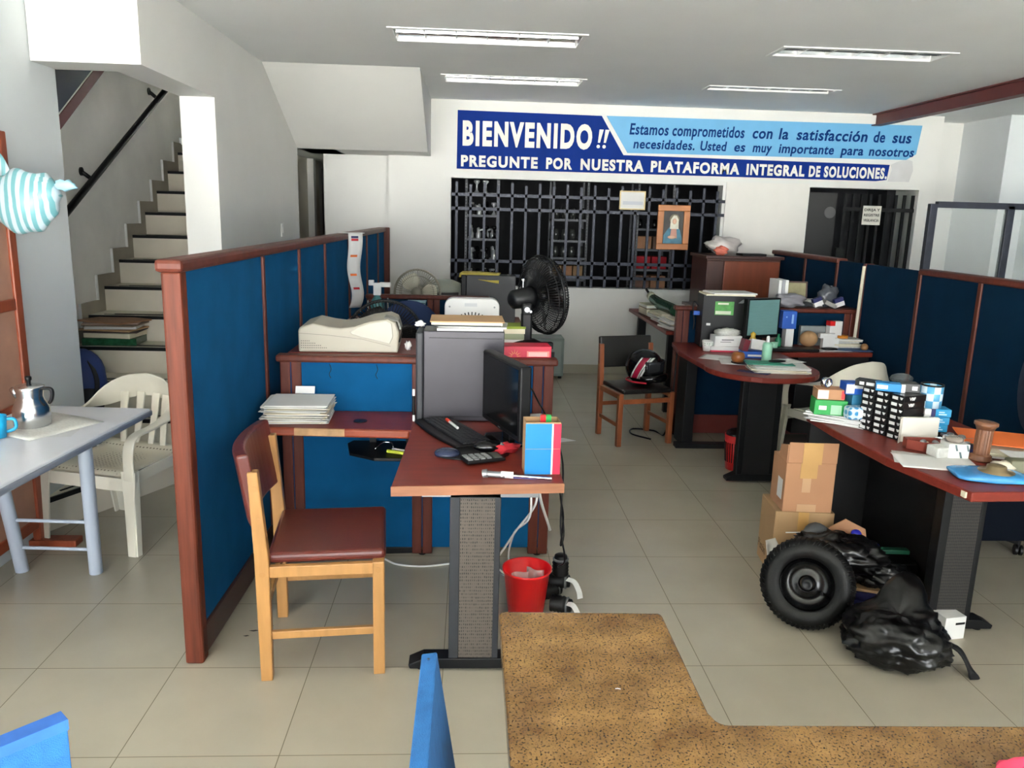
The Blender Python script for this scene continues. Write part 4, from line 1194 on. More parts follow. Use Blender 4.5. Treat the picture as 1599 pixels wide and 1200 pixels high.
# third workstation: desk with the round beige fan and black tower
t = thing('office_desk', 'third mahogany desk near the back wall under the storeroom window', 'desk', (-.2, 6.62, 0))
obj('desk_top', G().box(-.66, 0, .715, .66, .75, .75), MAHOG, t, bevel=.004)
for x in (-.6, .6):
    obj('leg', G().box(x - .03, .1, 0, x + .03, .65, .714), BLACKM, t)
t = thing('table_fan', 'round beige fan with wide pale blades behind the second low partition', 'fan', (-.445, 6.82, .7512))
BGF = mat('grey_beige_guard', (136, 132, 118), .5)
fan(t, (0, 0, .26), (-.05, -1, .08), .195, BGF, mat('beige_blade', (206, 202, 184), .4), .11, 56, 2, 3, .08, .0026)
obj('stand', G().cyl((0, .06, 0), (0, .08, .22), .02).lathe([(0, 0), (.1, 0), (.1, .012), (.03, .03), (0, .03)], 24), mat('beige_plastic', (196, 190, 172), .4), t)
t = thing('fan_guard', 'grey-green domed fan cover lying on books beside the round beige fan', 'fan cover', (-.24, 7.12, 1.005), 0)
obj('dome', G().lathe([(0, .10), (.09, .095), (.16, .065), (.195, .03), (.2, .01), (.195, .0)], 32), mat('grey_green_plastic', (150, 154, 144), .45), t)
z = .7512
for k, (lb, m_, h) in enumerate((('thick book at the bottom of the pile under the fan cover', PAPERC, .06), ('grey ledger in the pile under the fan cover', mat('grey_ledger', (120, 116, 108), .6), .06), ('brown ledger in the pile under the fan cover', mat('brown_ledger', (120, 88, 70), .6), .045), ('cream book near the top under the fan cover', PAPERC, .05), ('dark book topmost under the fan cover', mat('dark_ledger', (60, 54, 52), .6), .036))):
    one('ledger', lb, 'book', G().box(-.12, -.09, 0, .12, .09, h), m_, (-.22, 7.1, z), (-4, 3, -2, 5, 0)[k], 'books under the fan cover', bevel=.003)
    z += h + .0005
t = thing('computer_tower', 'black computer tower lying under a yellow folder near the storeroom window', 'computer', (.17, 6.90, .7512))
obj('case', G().box(-.20, -.10, 0, .22, .10, .42), mat('dull_black_case', (22, 24, 27), .45), t, bevel=.004)
obj('front_bezel', G().box(-.245, -.1, 0, -.2, .1, .42), BLACK, t, bevel=.006)
obj('drive_button', G().box(-.247, -.06, .37, -.245, -.03, .38), WHITE, t)
one('yellow_folder', 'yellow folder sagging over the black tower near the storeroom window', 'folder', G().grid(lambda u, v: (-.16 + .34 * u, -.15 + .28 * v, .003 + .004 * math.sin(u * 5) - max(0, .2 - v) * .35 * (.4 + .6 * u)), 10, 10), YELLOW, (.08, 6.95, 1.178), -6, solid=.003)
t = thing('floor_cabinet', 'grey-green metal unit with a dark middle panel standing on the floor at the back wall', 'cabinet', (.82, 8.31, 0))
obj('case', G().box(-.16, -.15, .03, .17, .15, .43), mat('grey_green_metal', (120, 132, 128), .4, vary=.1), t, bevel=.008)
obj('front_panel', G().box(-.13, -.156, .06, .14, -.15, .40), mat('pale_green_metal', (136, 148, 144), .35), t)
obj('grille_panel', G().box(-.11, -.16, .17, .07, -.156, .29), mat('dark_grille', (54, 60, 60), .5), t)
for x in (-.13, .14):
    obj('foot', G().cyl((x, -.1, 0), (x, -.1, .03), .02), BLACK, t)

# ================================================================== STOREROOM SHELVES SEEN THROUGH THE BARS
def rack(loc, w, d, zs, label, H=2.1):
    t = thing('steel_rack', label, 'rack', loc, 0, 'storeroom racks')
    for x in (-w / 2, w / 2):
        for y in (-d / 2, d / 2):
            o = obj('upright', G().box(x - .012, y - .002, 0, x + .012, y + .002, H).box(x - .002, y - .018, 0, x + .002, y + .018, H), RACK, t)
            if y < 0:
                g = G()
                for k in range(34):
                    g.box(x - .006, y - .003, .85 + k * .035, x + .006, y - .0021, .868 + k * .035)
                obj('punched_holes', g, BLACK, o, kind='stuff')
    for z in zs:
        obj('shelf', G().box(-w / 2, -d / 2, z - .025, w / 2, d / 2, z), RACK, t)
    return t
r1 = rack((.125, 9.3, 0), .36, .4, [.62, .92, 1.165, 1.405, 1.665, 1.906], 'steel storeroom rack at the left end of the window, full of chromed parts')
r2 = rack((1.15, 9.6, 0), .40, .4, [.62, .95, 1.2, 1.40, 1.64], 'steel storeroom rack in the middle of the window with jars and cartons')
r3 = rack((2.10, 9.4, 0), .40, .4, [.60, .88, 1.10, 1.33, 1.56], 'steel storeroom rack behind the framed picture, holding brown cartons')
rr = random.Random(5)
def chrome_part(kind):
    g = G()
    if kind == 0:
        g.lathe([(.03, 0), (.012, .03), (.012, .09), (.035, .12), (.03, .135), (.0, .14)], 14)
    elif kind == 1:
        g.lathe([(.026, 0), (.03, .05), (.018, .07), (.018, .11), (0, .12)], 14).cyl((0, 0, .08), (.05, -.01, .1), .011)
    else:
        g.lathe([(.032, 0), (.032, .015), (.014, .02), (.02, .14), (0, .15)], 14)
    return g
n_ = 0
for z in (.92, 1.165, 1.405, 1.665):
    for row in range(2):
        for i in range(4):
            k = rr.randrange(3)
            one('chromed_part', 'chromed machine part standing on the left storeroom rack', 'machine part', chrome_part(k), SILVER if rr.random() < .6 else BLACKG, (-.0 + i * .085 + rr.uniform(-.01, .01), 9.17 + row * .14, z + .0005), rr.uniform(0, 360), 'chromed parts on the left rack')
for x in (.06, .16):
    one('chromed_part', 'chromed machine part standing on the left storeroom rack', 'machine part', chrome_part(0), SILVER, (x, 9.22, 1.9065), 0, 'chromed parts on the left rack')
for z in (1.2, 1.40, 1.64):
    for i in range(4):
        one('glass_jar', 'dark glass jar on the middle storeroom rack', 'jar', G().lathe([(0, 0), (.038, 0), (.042, .06), (.035, .11), (.03, .13), (0, .13)], 14), mat('dark_glass', (60, 62, 60), .08), (1.0 + i * .097, 9.5, z + .0005), 0, 'jars on the middle rack')
for i in range(3):
    one('stored_carton', 'cardboard carton on the middle storeroom rack', 'carton', G().box(-.055, -.1, 0, .055, .1, .15), CARD2 if i != 1 else CARD, (1.02 + i * .125, 9.55, .9505), 0, 'cartons on the middle rack')
for z, cs in ((.88, (MATS['brown_ledger'], CARD)), (1.10, (REDC, REDC)), (1.33, (CARD, MATS['brown_ledger'])), (.60, (CARD, CARD))):
    for i in range(2):
        one('stored_carton', 'brown or red carton on the storeroom rack behind the framed picture', 'carton', G().box(-.085, -.12, 0, .085, .12, .14), cs[i], (2.0 + i * .19, 9.38, z + .0005), 0, 'cartons on the right rack')
for i in range(5):
    one('hanging_part', 'small dark part hanging in the storeroom behind the framed certificate', 'machine part', G().lathe([(.02, 0), (.03, .03), (.02, .1), (0, .11)], 12), CHROME if i % 2 else BLACKG, (1.95 + i * .085, 9.3, 1.5605), 0, 'parts on the right rack')
# ================================================================== RIGHT SIDE
rp = thing('blue_partition', 'blue fabric partition, colour darkened for shade, along the right side behind the desks', 'partition', (3.05, 2.2, 0), 0)
# its visible face looks left, so the panels sit on the right of the line
def right_partition(t, L, H, battens, rails):
    ed = [0.0] + battens + [L]
    for a, b in zip(ed[:-1], ed[1:]):
        obj('fabric_panel', G().box(.006, a + .012, .13, .06, b - .012, H - .02), BLUE_SHADE, t)
    for b in battens:
        obj('batten', G().box(-.006, b - .018, .13, .068, b + .018, H - .015), WOODD if False else WOOD, t, bevel=.006)
    obj('base_rail', G().box(-.004, 0, .02, .066, L, .14), WOODD, t, bevel=.006)
    for a, b in rails:
        obj('top_rail', G().box(-.018, a, H - .04, .078, b, H), WOOD, t, bevel=.012)
    for y in (.1, L / 2, L - .1):
        obj('levelling_foot', G().cyl((.033, y, 0), (.033, y, .02), .02), BLACK, t)
right_partition(rp, 5.8, 1.40, [.78, 1.58, 2.44, 3.1, 3.88, 4.35, 5.0], [(0, 3.1), (4.33, 5.8)])

# glazed metal screen beyond the partition
t = thing('glazed_screen', 'dark metal framed glass screen standing beyond the right partition', 'screen', (3.80, 6.5, 0))
for x in (-.03, .625, 1.28):
    obj('stile', G().box(x - .03, -.025, 0, x + .03, .025, 1.86 + .0), GRILLE, t, bevel=.003)
obj('rail', G().box(0, -.025, 1.83, 1.25, .025, 1.88), GRILLE, t, bevel=.003)
obj('rail', G().box(0, -.025, .9, 1.25, .025, .95), GRILLE, t, bevel=.003)
for a, b in ((0, .595), (.655, 1.25)):
    obj('glass_pane', G().box(a, -.004, .95, b, .004, 1.83), CLEARG, t)
    obj('lower_panel', G().box(a, -.01, .05, b, .01, .9), BLUE_SHADE, t)

# cross panel and round-ended desk
t = thing('low_partition', 'low blue partition, colour darkened for shade, with wooden end post behind the round-ended desk', 'partition', (2.32, 6.08, 0))
lowpanel(t, -.72, .70, [-.672, -.02, .65], 1.03, BLUE_SHADE, WOOD, .16)
obj('base_rail', G().box(-.70, -.03, .02, .70, .03, .17), mat('dark_red_wood', (96, 36, 30), .4, vary=.1), t)
t = thing('office_desk', 'dark mahogany desk with a rounded end, heaped with papers, middle right', 'desk', (1.6, 6.04, 0))
def arc(cx, cy, r, a0, a1, n):
    return [(cx + r * math.cos(R(a0 + (a1 - a0) * i / n)), cy + r * math.sin(R(a0 + (a1 - a0) * i / n))) for i in range(n + 1)]
top = [(-.03, 0), (-.08, -.40), (-.06, -.80)] + arc(.31, -1.0, .365, 170, 375, 20) + [(.68, -.75), (.66, -.42), (1.40, -.34), (1.40, 0)]
obj('desk_top', G().prism(top, .715, .75), MAHOG, t, bevel=.006)
t2 = obj('leg', G().box(.16, -1.13, .03, .42, -1.07, .714), BLACKM, t, bevel=.004)
obj('foot_bar', G().prism([(.10, .03), (.16, .06), (.5, .06), (.55, .03), (.55, .014), (.1, .014)], -1.135, -1.065, 'y'), BLACKM, t2)
obj('leg_plate', G().box(.2, -1.134, .05, .38, -1.129, .70), mat('dull_black_plate', (18, 18, 20), .4), t2)
t3 = obj('leg', G().box(.02, -.30, 0, .10, -.06, .714), BLACKM, t, bevel=.004)
obj('foot_bar', G().box(-.04, -.36, 0, .36, -.28, .035), BLACKM, t3, bevel=.004)
obj('drawer_unit', G().box(.84, -.33, .12, 1.38, -.02, .714), mat('dark_drawer', (16, 14, 16), .5), t, bevel=.004)
obj('drawer_gap', G().box(.86, -.333, .5, 1.36, -.33, .508).box(.86, -.333, .3, 1.36, -.33, .308), mat('grey_line', (60, 60, 62), .5), t)
obj('lock', G().cyl((1.26, -.332, .62), (1.26, -.338, .62), .009), CHROME, t)

# black tower with papers
t = thing('computer_tower', 'black computer tower with a green sticker on the round-ended desk', 'computer', (1.92, 5.90, .7512), -3)
obj('case', G().box(-.19, -.095, 0, .19, .095, .39), mat('matt_black_case', (14, 15, 17), .5), t, bevel=.005)
obj('sticker', G().box(-.10, -.097, .245, .04, -.095, .345), mat('sticker_green', (70, 150, 62), .4, vary=.3, vscale=25), t, label='green and white sticker')
obj('sticker_band', G().box(-.095, -.098, .25, .02, -.097, .275).box(-.08, -.098, .322, .0, -.097, .336).m(0), mat('sticker_white', (196, 208, 180), .4), t)
obj('side_tag', G().box(-.155, -.0965, .165, -.125, -.095, .182), WHITE, t)
obj('handle_slot', G().prism([(.07, .335), (.10, .36), (.145, .37), (.14, .352), (.1, .335)], -.0965, -.095, 'y'), mat('slot_grey', (130, 132, 134), .4), t)
obj('cable_loop', G().tube(spline([(-.2, -.0, .30), (-.235, 0, .33), (-.24, 0, .28), (-.225, 0, .18), (-.23, -.01, .12)], 5), .005), BLACK, t)
obj('blue_plug', G().box(-.235, -.01, .23, -.19, .02, .26), BLUEK, t)
for k, (lb, m_, w, a) in enumerate((('cream paper sheaf under the top papers on the black stickered tower', PAPERC, .36, -3), ('loose white papers on top of the black stickered tower', PAPER, .33, 4))):
    one('paper_sheaf', lb, 'papers', G().box(-w / 2, -.12, 0, w / 2, .12, .010), m_, (1.92 + k * .02, 5.88, 1.142 + k * .0105), a, 'papers on the stickered tower')
mo = thing('flat_monitor', 'switched-on monitor with a grey-green page on the round-ended desk', 'monitor', (2.12, 5.68, .7512), 22)
obj('base', G().lathe([(0, 0), (.1, 0), (.1, .012), (0, .016)], 24), BLACK, mo)
obj('neck', G().box(-.03, 0, .01, .03, .025, .15), BLACK, mo)
hd = obj('casing', G().box(-.155, -.025, .10, .155, .02, .39), BLACK, mo, bevel=.006)
SCR = mat('lit_screen', (84, 116, 114), .3, vary=.05, vscale=60, stretch=(.3, 1, 2))
b_ = SCR.node_tree.nodes['Principled BSDF']
b_.inputs['Emission Color'].default_value = (*lin((96, 132, 130)), 1)
b_.inputs['Emission Strength'].default_value = .08
obj('screen', G().box(-.138, -.0275, .125, .138, -.025, .378), SCR, hd)
# small things on the round desk
t = thing('paper_cup', 'white cup with green print on the round-ended desk', 'cup', (1.735, 5.66, .7512))
obj('body', G().lathe([(0, 0), (.03, 0), (.042, .075), (.039, .075), (.027, .005), (0, .005)], 20), WHITE, t)
obj('print_band', G().lathe([(.0375, .04), (.0425, .068)], 20, None, False), dots_mat('cup_print', (222, 226, 220), (110, 150, 130), .014, .4, .25), t)
one('flat_carton', 'flat white and crimson carton at the bottom of the white pile by the stickered tower', 'carton', G().box(-.15, -.06, .012, .15, .06, .04).m(1).box(-.15, -.06, 0, .15, .06, .012), [WHITE, mat('crimson_edge', (190, 40, 70), .5)], (1.90, 5.66, .7512), -4)
one('white_carton', 'white carton with small dark print on the flat carton by the stickered tower', 'carton', G().box(-.10, -.055, 0, .10, .055, .075).m(1).box(-.05, -.0565, .045, .04, -.055, .05).box(-.06, -.0565, .03, .02, -.055, .033), [WHITE, DGREY], (1.87, 5.67, .792), 3)
one('paper_bundle', 'grey crumpled papers on the white carton by the stickered tower', 'papers', G().ball((0, 0, .02), .07, (1.3, .7, .42), 16, 8, fn=lambda d: 1 + .2 * math.sin(8 * d.x + 5 * d.y)), NEWS, (1.88, 5.67, .8675))
t = thing('blue_tray', 'royal blue card tray holding dark red and white packets beside the mint bottle', 'tray', (1.985, 5.42, .7512), -4)
obj('tray', G().box(-.085, -.05, 0, .10, .05, .045), BLUEK, t, bevel=.003)
obj('tray_label', G().box(-.045, -.052, .012, .085, -.05, .026), WHITE, t)
one('packet', 'dark red packet leaning in the royal blue tray', 'packet', G().box(-.02, -.04, 0, .02, .04, .08), mat('dark_red_card', (110, 24, 40), .5), (1.92, 5.43, .797), 0, rot=(0, R(12), 0))
one('packet', 'white printed packet leaning in the royal blue tray', 'packet', G().box(-.05, -.045, 0, .05, .045, .07), PAPER, (2.005, 5.425, .80), 0, rot=(R(-15), R(8), 0))
t = thing('brass_ornament', 'small yellow figurine at the foot of the lit monitor', 'ornament', (2.02, 5.53, .7512))
obj('body', G().lathe([(.025, 0), (.02, .06), (.03, .10), (.015, .13), (.02, .15), (0, .165)], 14), mat('brass_yellow', (196, 164, 50), .4), t)
one('wooden_weight', 'round brown wooden paperweight on the papers of the round-ended desk', 'paperweight', G().lathe([(0, 0), (.035, 0), (.044, .02), (.044, .045), (.035, .062), (0, .068)], 24), mat('turned_wood', (140, 84, 42), .35, vary=.12), (1.795, 5.16, .764))
one('dark_coaster', 'dark coaster under the wooden paperweight on the round-ended desk', 'coaster', G().cyl((0, 0, 0), (0, 0, .004), .075, n=24), BLACK, (1.825, 5.15, .7588))
t = thing('mint_bottle', 'mint green spray bottle with blue base on the round-ended desk', 'bottle', (1.985, 5.15, .7512))
obj('body', G().lathe([(0, .012), (.032, .012), (.033, .13), (.028, .145), (.012, .15), (0, .15)], 20), MINT, t)
obj('base_ring', G().lathe([(0, 0), (.033, 0), (.033, .013), (0, .013)], 20), BLUEK, t)
obj('nozzle', G().lathe([(.012, .15), (.012, .165), (.009, .19), (0, .192)], 14), WHITE, t)
one('loose_sheet', 'white printed sheet fanned on the round-ended desk left of the paperweight', 'paper', sheet(.26, .2, .0008, sd=5), PAPER, (1.74, 5.36, .7508), -30, solid=.001)
one('loose_sheet', 'white sheet under the dark coaster on the round-ended desk', 'paper', sheet(.34, .22, .001, sd=6), PAPER, (1.86, 5.19, .7532), -12, solid=.001)
zt = paper_pile(8, (1.98, 4.94, .7512), .34, .22, -6, 'white sheaf in the pile at the rounded end of the middle right desk', 'papers at the rounded desk end', 9, .0042, .014)
one('teal_folder', 'teal green folder on the paper pile at the rounded desk end', 'folder', G().box(-.15, -.07, 0, .15, .07, .004), mat('teal_folder_card', (40, 140, 116), .5), (1.94, 4.98, zt + .0005), -8)
one('blue_folder', 'dark blue folder corner poking out under the paper pile at the rounded desk end', 'folder', G().box(-.1, -.03, 0, .1, .03, .003), NAVY, (1.80, 4.86, .7512), -38)
one('black_glasses', 'black spectacles case on the teal folder', 'case', G().ball((0, 0, .008), .05, (1.2, .45, .18), 16, 8), BLACK, (2.0, 5.0, zt + .005), 5)
one('loose_sheet', 'crooked white sheet on the right part of the paper pile at the rounded desk end', 'paper', sheet(.18, .14, .003, sd=8), PAPER, (2.09, 5.04, zt + .005), 24, solid=.001)
# corner part of the desk
t = thing('blue_carton', 'tall blue carton with white foot behind the lit monitor', 'carton', (2.42, 5.93, .7512))
obj('carton', G().box(-.055, -.045, .14, .055, .045, .275), BLUEK, t, bevel=.004)
obj('print', G().box(.015, -.0465, .18, .03, -.045, .25).box(-.03, -.0465, .225, -.02, -.045, .235), mat('pale_blue_print', (130, 170, 220), .5), t)
obj('foot', G().box(-.02, -.046, 0, .04, .03, .14), WHITE, t)
one('white_bottle', 'ivory bottle half hidden between the lit monitor and the blue carton', 'bottle', G().lathe([(0, 0), (.03, 0), (.03, .22), (.012, .26), (0, .27)], 16), mat('ivory_bottle', (190, 184, 172), .4), (2.33, 5.96, .7512))
one('green_bottle', 'small green bottle at the right foot of the lit monitor', 'bottle', G().lathe([(0, 0), (.024, 0), (.024, .07), (.01, .09), (.01, .11), (0, .11)], 16), mat('green_bottle_plastic', (40, 130, 90), .3), (2.32, 5.82, .7512))
one('teal_tub', 'small pale teal tub behind the mint bottle', 'tub', G().lathe([(0, 0), (.025, 0), (.028, .06), (0, .06)], 16), MINT, (2.26, 5.74, .7512))
one('black_keyboard', 'black keyboard in the shade of the corner of the round-ended desk', 'keyboard', G().box(-.2, -.06, 0, .2, .06, .02), BLACK, (2.38, 5.73, .7512), 2, bevel=.004)
one('clay_pot', 'round tan pot on the corner of the round-ended desk', 'pot', G().ball((0, 0, .06), .062, (1.1, 1, .98), 20, 12), mat('tan_clay', (170, 134, 94), .7, vary=.08), (2.60, 5.93, .7512))
one('grey_box', 'flat grey box standing behind the tan pot', 'box', G().box(-.1, -.02, 0, .1, .02, .15), mat('grey_card', (130, 136, 136), .6), (2.66, 6.015, .7512))
t = thing('white_carton', 'tall white carton with a red corner beside the tan pot', 'carton', (2.80, 5.95, .7512), 5)
obj('carton', G().box(-.05, -.03, 0, .05, .03, .20), WHITE, t, bevel=.002)
obj('red_corner', G().box(-.051, -.031, .165, -.01, .031, .2005), RED, t)
one('white_carton', 'low white carton with a folded lid in front of the tall white carton', 'carton', G().box(-.06, -.025, 0, .06, .025, .08).m(0).box(-.085, -.026, .08, .03, .02, .115), WHITE, (2.735, 5.86, .7512), -3)
one('black_dish', 'flat black oval dish in front of the white cartons', 'dish', G().ball((0, 0, .012), .055, (1.2, .7, .22), 18, 8), BLACKG, (2.70, 5.775, .7512))
one('loose_sheet', 'white crumpled sheet under the black dish', 'paper', sheet(.3, .1, .004, sd=12), PAPER, (2.70, 5.76, .7508), 3, solid=.001)
one('blue_folder', 'blue folder lying on the return of the round-ended desk', 'folder', G().box(-.14, -.06, 0, .14, .06, .006), mat('steel_blue_folder', (36, 76, 120), .6), (2.66 + .22, 5.80, .7512), -4)
paper_pile(7, (2.87, 5.92, .758), .22, .15, 4, 'cream sheaf in the pile at the right end of the round-ended desk', 'papers at the right end of the round-ended desk', 11, .008, .015, [PAPERC, PAPER, NEWS])
one('amber_tape', 'roll of amber tape on the cream paper pile', 'tape', G().lathe([(.022, 0), (.04, 0), (.04, .022), (.022, .022), (.022, 0)], 20, None, False), mat('amber', (206, 130, 40), .3), (2.86, 5.92, .822))
one('plastic_tube', 'white plastic tube leaning upright against the right partition', 'tube', G().cyl((0, 0, 0), (.02, .02, .55), .012), PAPERC, (2.985, 5.98, .82))
one('tan_wallet', 'tan rounded wallet at the right end of the round-ended desk', 'wallet', G().ball((0, 0, .028), .03, (.9, 1, .9), 14, 8), mat('tan_leather', (150, 110, 70), .6), (2.97, 5.78, .7512))
# things on the cap and shelf of the low partition
one('shelf_board', 'dark wooden shelf along the cap of the right low partition carrying papers', 'shelf', G().box(-.62, -.0, 0, .70, .26, .02).box(-.6, .02, -1.009, -.57, .24, 0).box(.66, .02, -1.009, .69, .24, 0), WOODD, (2.34, 6.13, 1.011))
for k in range(3):
    one('binder', ['white binder leftmost of three on the right shelf', 'grey binder in the middle of three on the right shelf', 'white binder rightmost of three on the right shelf'][k], 'binder', G().box(-.012, -.1, 0, .012, .1, .205), [WHITE, mat('grey_binder', (150, 152, 156), .5), WHITE][k], (2.43 + k * .027, 6.26, 1.032), 0, 'binders on the right shelf')
t = thing('framed_certificate', 'brown framed yellowed certificate leaning against the shade-darkened blue partition', 'frame', (2.63, 6.30, 1.032), 0, rot=(R(-10), 0, R(-6)))
obj('frame', G().box(-.085, 0, 0, .085, .012, .19), WOODD, t, bevel=.003)
obj('sheet', G().box(-.07, -.002, .014, .07, 0, .176), mat('yellowed_paper', (136, 130, 98), .7, vary=.2, vscale=14), t)
def wrap(name, label, cat, loc, sc, m, r=.1, sd=0, rz=0, fl=None):
    rr = random.Random(sd)
    a, b, c = rr.uniform(5, 9), rr.uniform(4, 8), rr.uniform(6, 11)
    return one(name, label, cat, G().ball((0, 0, r * sc[2] * .93), r, sc, 22, 14, fn=lambda d: (1 + .14 * math.sin(a * d.x + b * d.z) + .10 * math.sin(c * d.y + a * d.z)) * (.93 if d.z < -.6 else 1)), m, loc, rz)
wrap('plastic_wrap', 'grey translucent plastic wrapping at the left end of the right shelf', 'wrapping', (2.47, 6.08, 1.032), (1.3, .6, .55), mat('grey_wrap', (130, 128, 134), .35), .1, 3)
wrap('plastic_wrap', 'smoky plastic bag standing on the right shelf near the white tube', 'wrapping', (2.84, 6.2, 1.032), (.85, .6, 1.0), mat('smoky_wrap', (72, 76, 82), .25), .09, 4)
wrap('dark_cloth', 'dark crumpled cloth lying on the right shelf before the frame', 'cloth', (2.62, 6.16, 1.032), (1.3, .5, .25), mat('dark_cloth', (48, 50, 54), .8), .08, 5)
for k, (x, a, lb) in enumerate(((2.735, 24, 'small navy and white carton tilted on the right shelf, left of two'), (2.905, 20, 'small navy and white carton tilted on the right shelf, right of two'))):
    one('small_carton', lb, 'carton', G().box(-.035, -.02, 0, .035, .02, .035).m(1).box(-.035, -.02, .035, .035, .02, .065), [WHITE, NAVY], (x, 6.12, 1.048), 0, rot=(0, R(-a), 0), group='navy and white cartons on the right shelf')
one('grey_packet', 'grey packet lying between the two navy and white cartons', 'packet', G().box(-.05, -.03, 0, .05, .03, .03), mat('grey_packet', (140, 138, 134), .6), (2.82, 6.13, 1.046), 0, rot=(0, R(24), 0))
for k in range(3):
    one('paper_sheaf', 'white papers heaped at the back of the right shelf', 'papers', G().box(-.09, -.05, 0, .09, .05, .016), PAPER, (2.73 + k * .02, 6.28, 1.0325 + k * .017), k * 8 - 6, 'papers at the back of the right shelf')

# neighbouring desk by the window and its piles
t = thing('office_desk', 'dark mahogany desk by the storeroom window, behind the black leather chair', 'desk', (1.67, 6.62, 0))
obj('desk_top', G().box(0, -.28 + .30, .715, .56, 1.65, .75), MAHOG, t, bevel=.005)
for y in (.2, 1.45):
    for x in (.06, .46):
        obj('leg', G().box(x, y - .03, 0, x + .08, y + .03, .714), BLACKM, t)
zz0 = .7512
k = 0
for y, n, hs, lbg in ((6.80, 7, .012, 'papers at the near end of the window desk'), (7.25, 7, .013, 'papers in the middle of the window desk'),):
    zz1 = paper_pile(n, (1.86, y, .7512), .30, .34, 8, 'yellowed sheaf in the ' + ('nearest' if k == 0 else 'second') + ' paper pile on the window desk', lbg, 20 + k, hs, .025, [PAPERC, NEWS, PAPERC, PAPER])
    k += 1
for i in range(2):
    one('record_book', ['thick maroon-spined book at the far end of the window desk', 'cream book on the maroon-spined book of the window desk'][i], 'book', G().box(-.16, -.14, 0, .16, .14, [.075, .03][i]).m(1).box(-.161, -.141, .008, .13, .141, [.067, .022][i]), [mat('maroon_book', (66, 36, 34), .5), PAPERC] if i == 0 else [PAPERC, PAPER], (1.86, 7.75, .7512 + i * .0755), 4)
t = thing('wrapped_roll', 'long green plastic-wrapped roll lying over the papers of the window desk', 'roll', (1.83, 7.3, .875), 0)
obj('roll', G().tube([(0.0, -.55, -.0), (.01, -.2, .0), (-.01, .2, .005), (-.02, .5, .03)], [.04, .055, .055, .045], 10), MATS['green_wrap'], t)
obj('white_end', G().tube([(-.02, .5, .03), (-.025, .6, .05)], [.046, .04], 10), PAPERC, t)
obj('black_tip', G().cyl((-.03, .62, .06), (-.05, .7, .10), .012), BLACK, t)

# wooden cabinet by the back wall
t = thing('wooden_cabinet', 'brown wooden cabinet standing between the window and the gated doorway', 'cabinet', (2.68, 7.62, 0), 0)
obj('carcass', G().box(-.42, -.02, .04, .30, .5, 1.32), mat('cabinet_wood_side', (66, 34, 24), .4, vary=.15, vscale=4, stretch=(6, 6, .6)), t, bevel=.004)
obj('door', G().box(-.255, -.042, .06, .285, -.02, 1.30), mat('cabinet_wood', (120, 58, 32), .35, vary=.14, vscale=4, stretch=(5, 5, .5)), t, bevel=.006)
obj('side_door', G().box(-.42, -.035, .06, -.26, -.02, 1.30), MATS['cabinet_wood_side'], t, bevel=.004)
obj('top', G().box(-.44, -.06, 1.32, .32, .52, 1.35), WOODD, t, bevel=.005)
obj('handle', G().box(-.37, -.05, .93, -.31, -.035, .945), STEEL, t)
obj('plinth', G().box(-.4, 0, 0, .28, .48, .04), WOODD, t)
wrap('plastic_bag', 'crumpled clear plastic bag on the brown wooden cabinet', 'bag', (2.45, 7.75, 1.351), (1.35, .8, .75), mat('milky_plastic', (196, 190, 186), .3, alpha=.85), .12, 7)
wrap('red_packet', 'small salmon-red packet in front of the clear bag on the cabinet', 'packet', (2.40, 7.64, 1.351), (1.2, .6, .8), mat('salmon', (206, 110, 90), .5), .055, 8)
one('black_tray', 'flat black tray on the brown wooden cabinet beside the bag', 'tray', G().box(-.12, -.08, 0, .12, .08, .02), BLACK, (2.72, 7.70, 1.3505), 5)

# red waste bin under the round desk
t = thing('waste_bin', 'red slotted waste bin under the round-ended desk', 'bin', (1.86, 5.20, 0))
obj('body', G().lathe([(0, .004), (.072, .004), (.092, .25), (.087, .25), (.068, .01), (0, .01)], 28), RED, t)
g = G()
for k in range(30):
    a = 2 * math.pi * k / 30
    p = lambda r_, z: (r_ * math.cos(a), r_ * math.sin(a), z)
    g.bar(p(.0785, .06), p(.0895, .20), .006, .004, (math.cos(a), math.sin(a), 0))
obj('slots', g, BLACK, t, kind='stuff')
obj('bin_liner', G().ball((0, 0, .25), .082, (1, 1, .45), 18, 10, fn=lambda d: 1 + .12 * math.sin(9 * d.x + 7 * d.y)), BAGB, t)
one('floor_cord', 'black power cord coiled on the floor beneath the black leather chair', 'cord', G().tube(spline([(1.42, 5.9, .006), (1.30, 6.05, .006), (1.34, 6.2, .006), (1.5, 6.15, .006), (1.55, 6.0, .02), (1.58, 5.95, .3), (1.60, 5.98, .7)], 7), .007), BLACK)

# ================================================================== RIGHT FRONT DESK
t = thing('office_desk', 'dark desk heaped with bearing boxes at the right edge', 'desk', (1.83, 2.655, 0))
top = [(0, 0), (-.10, .42), (-.13, .85), (-.13, 1.15), (-.02, 1.26), (.15, 1.29), (.56, 1.29), (.62, .35), (.92, .35), (.95, .05)]
obj('desk_top', G().prism(top, .712, .75), MAHOG, t, bevel=.006)
obj('edge_chip', G().box(-.0125, .02, .722, -.003, .045, .744), PAPERC, t, label='chipped pale patch on the edge')
obj('bracket', G().box(.1, .12, .69, .16, .16, .713), STEEL, t)
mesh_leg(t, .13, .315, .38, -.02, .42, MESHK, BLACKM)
obj('modesty_panel', G().box(.24, .46, .06, .26, 1.18, .70), mat('black_panel', (8, 8, 9), .6), t)
obj('end_panel', G().box(-.09, 1.18, .02, .5, 1.21, .70), MATS['black_panel'], t)
t = thing('low_partition', 'low black-blue panel hanging behind the right front desk leg', 'partition', (2.72, 3.55, 0))
obj('panel', G().box(-.33, -.02, .19, .30, .02, .70), PANELK, t)
obj('metal_edge', G().box(-.336, -.024, .16, -.328, .024, .70), STEEL, t)
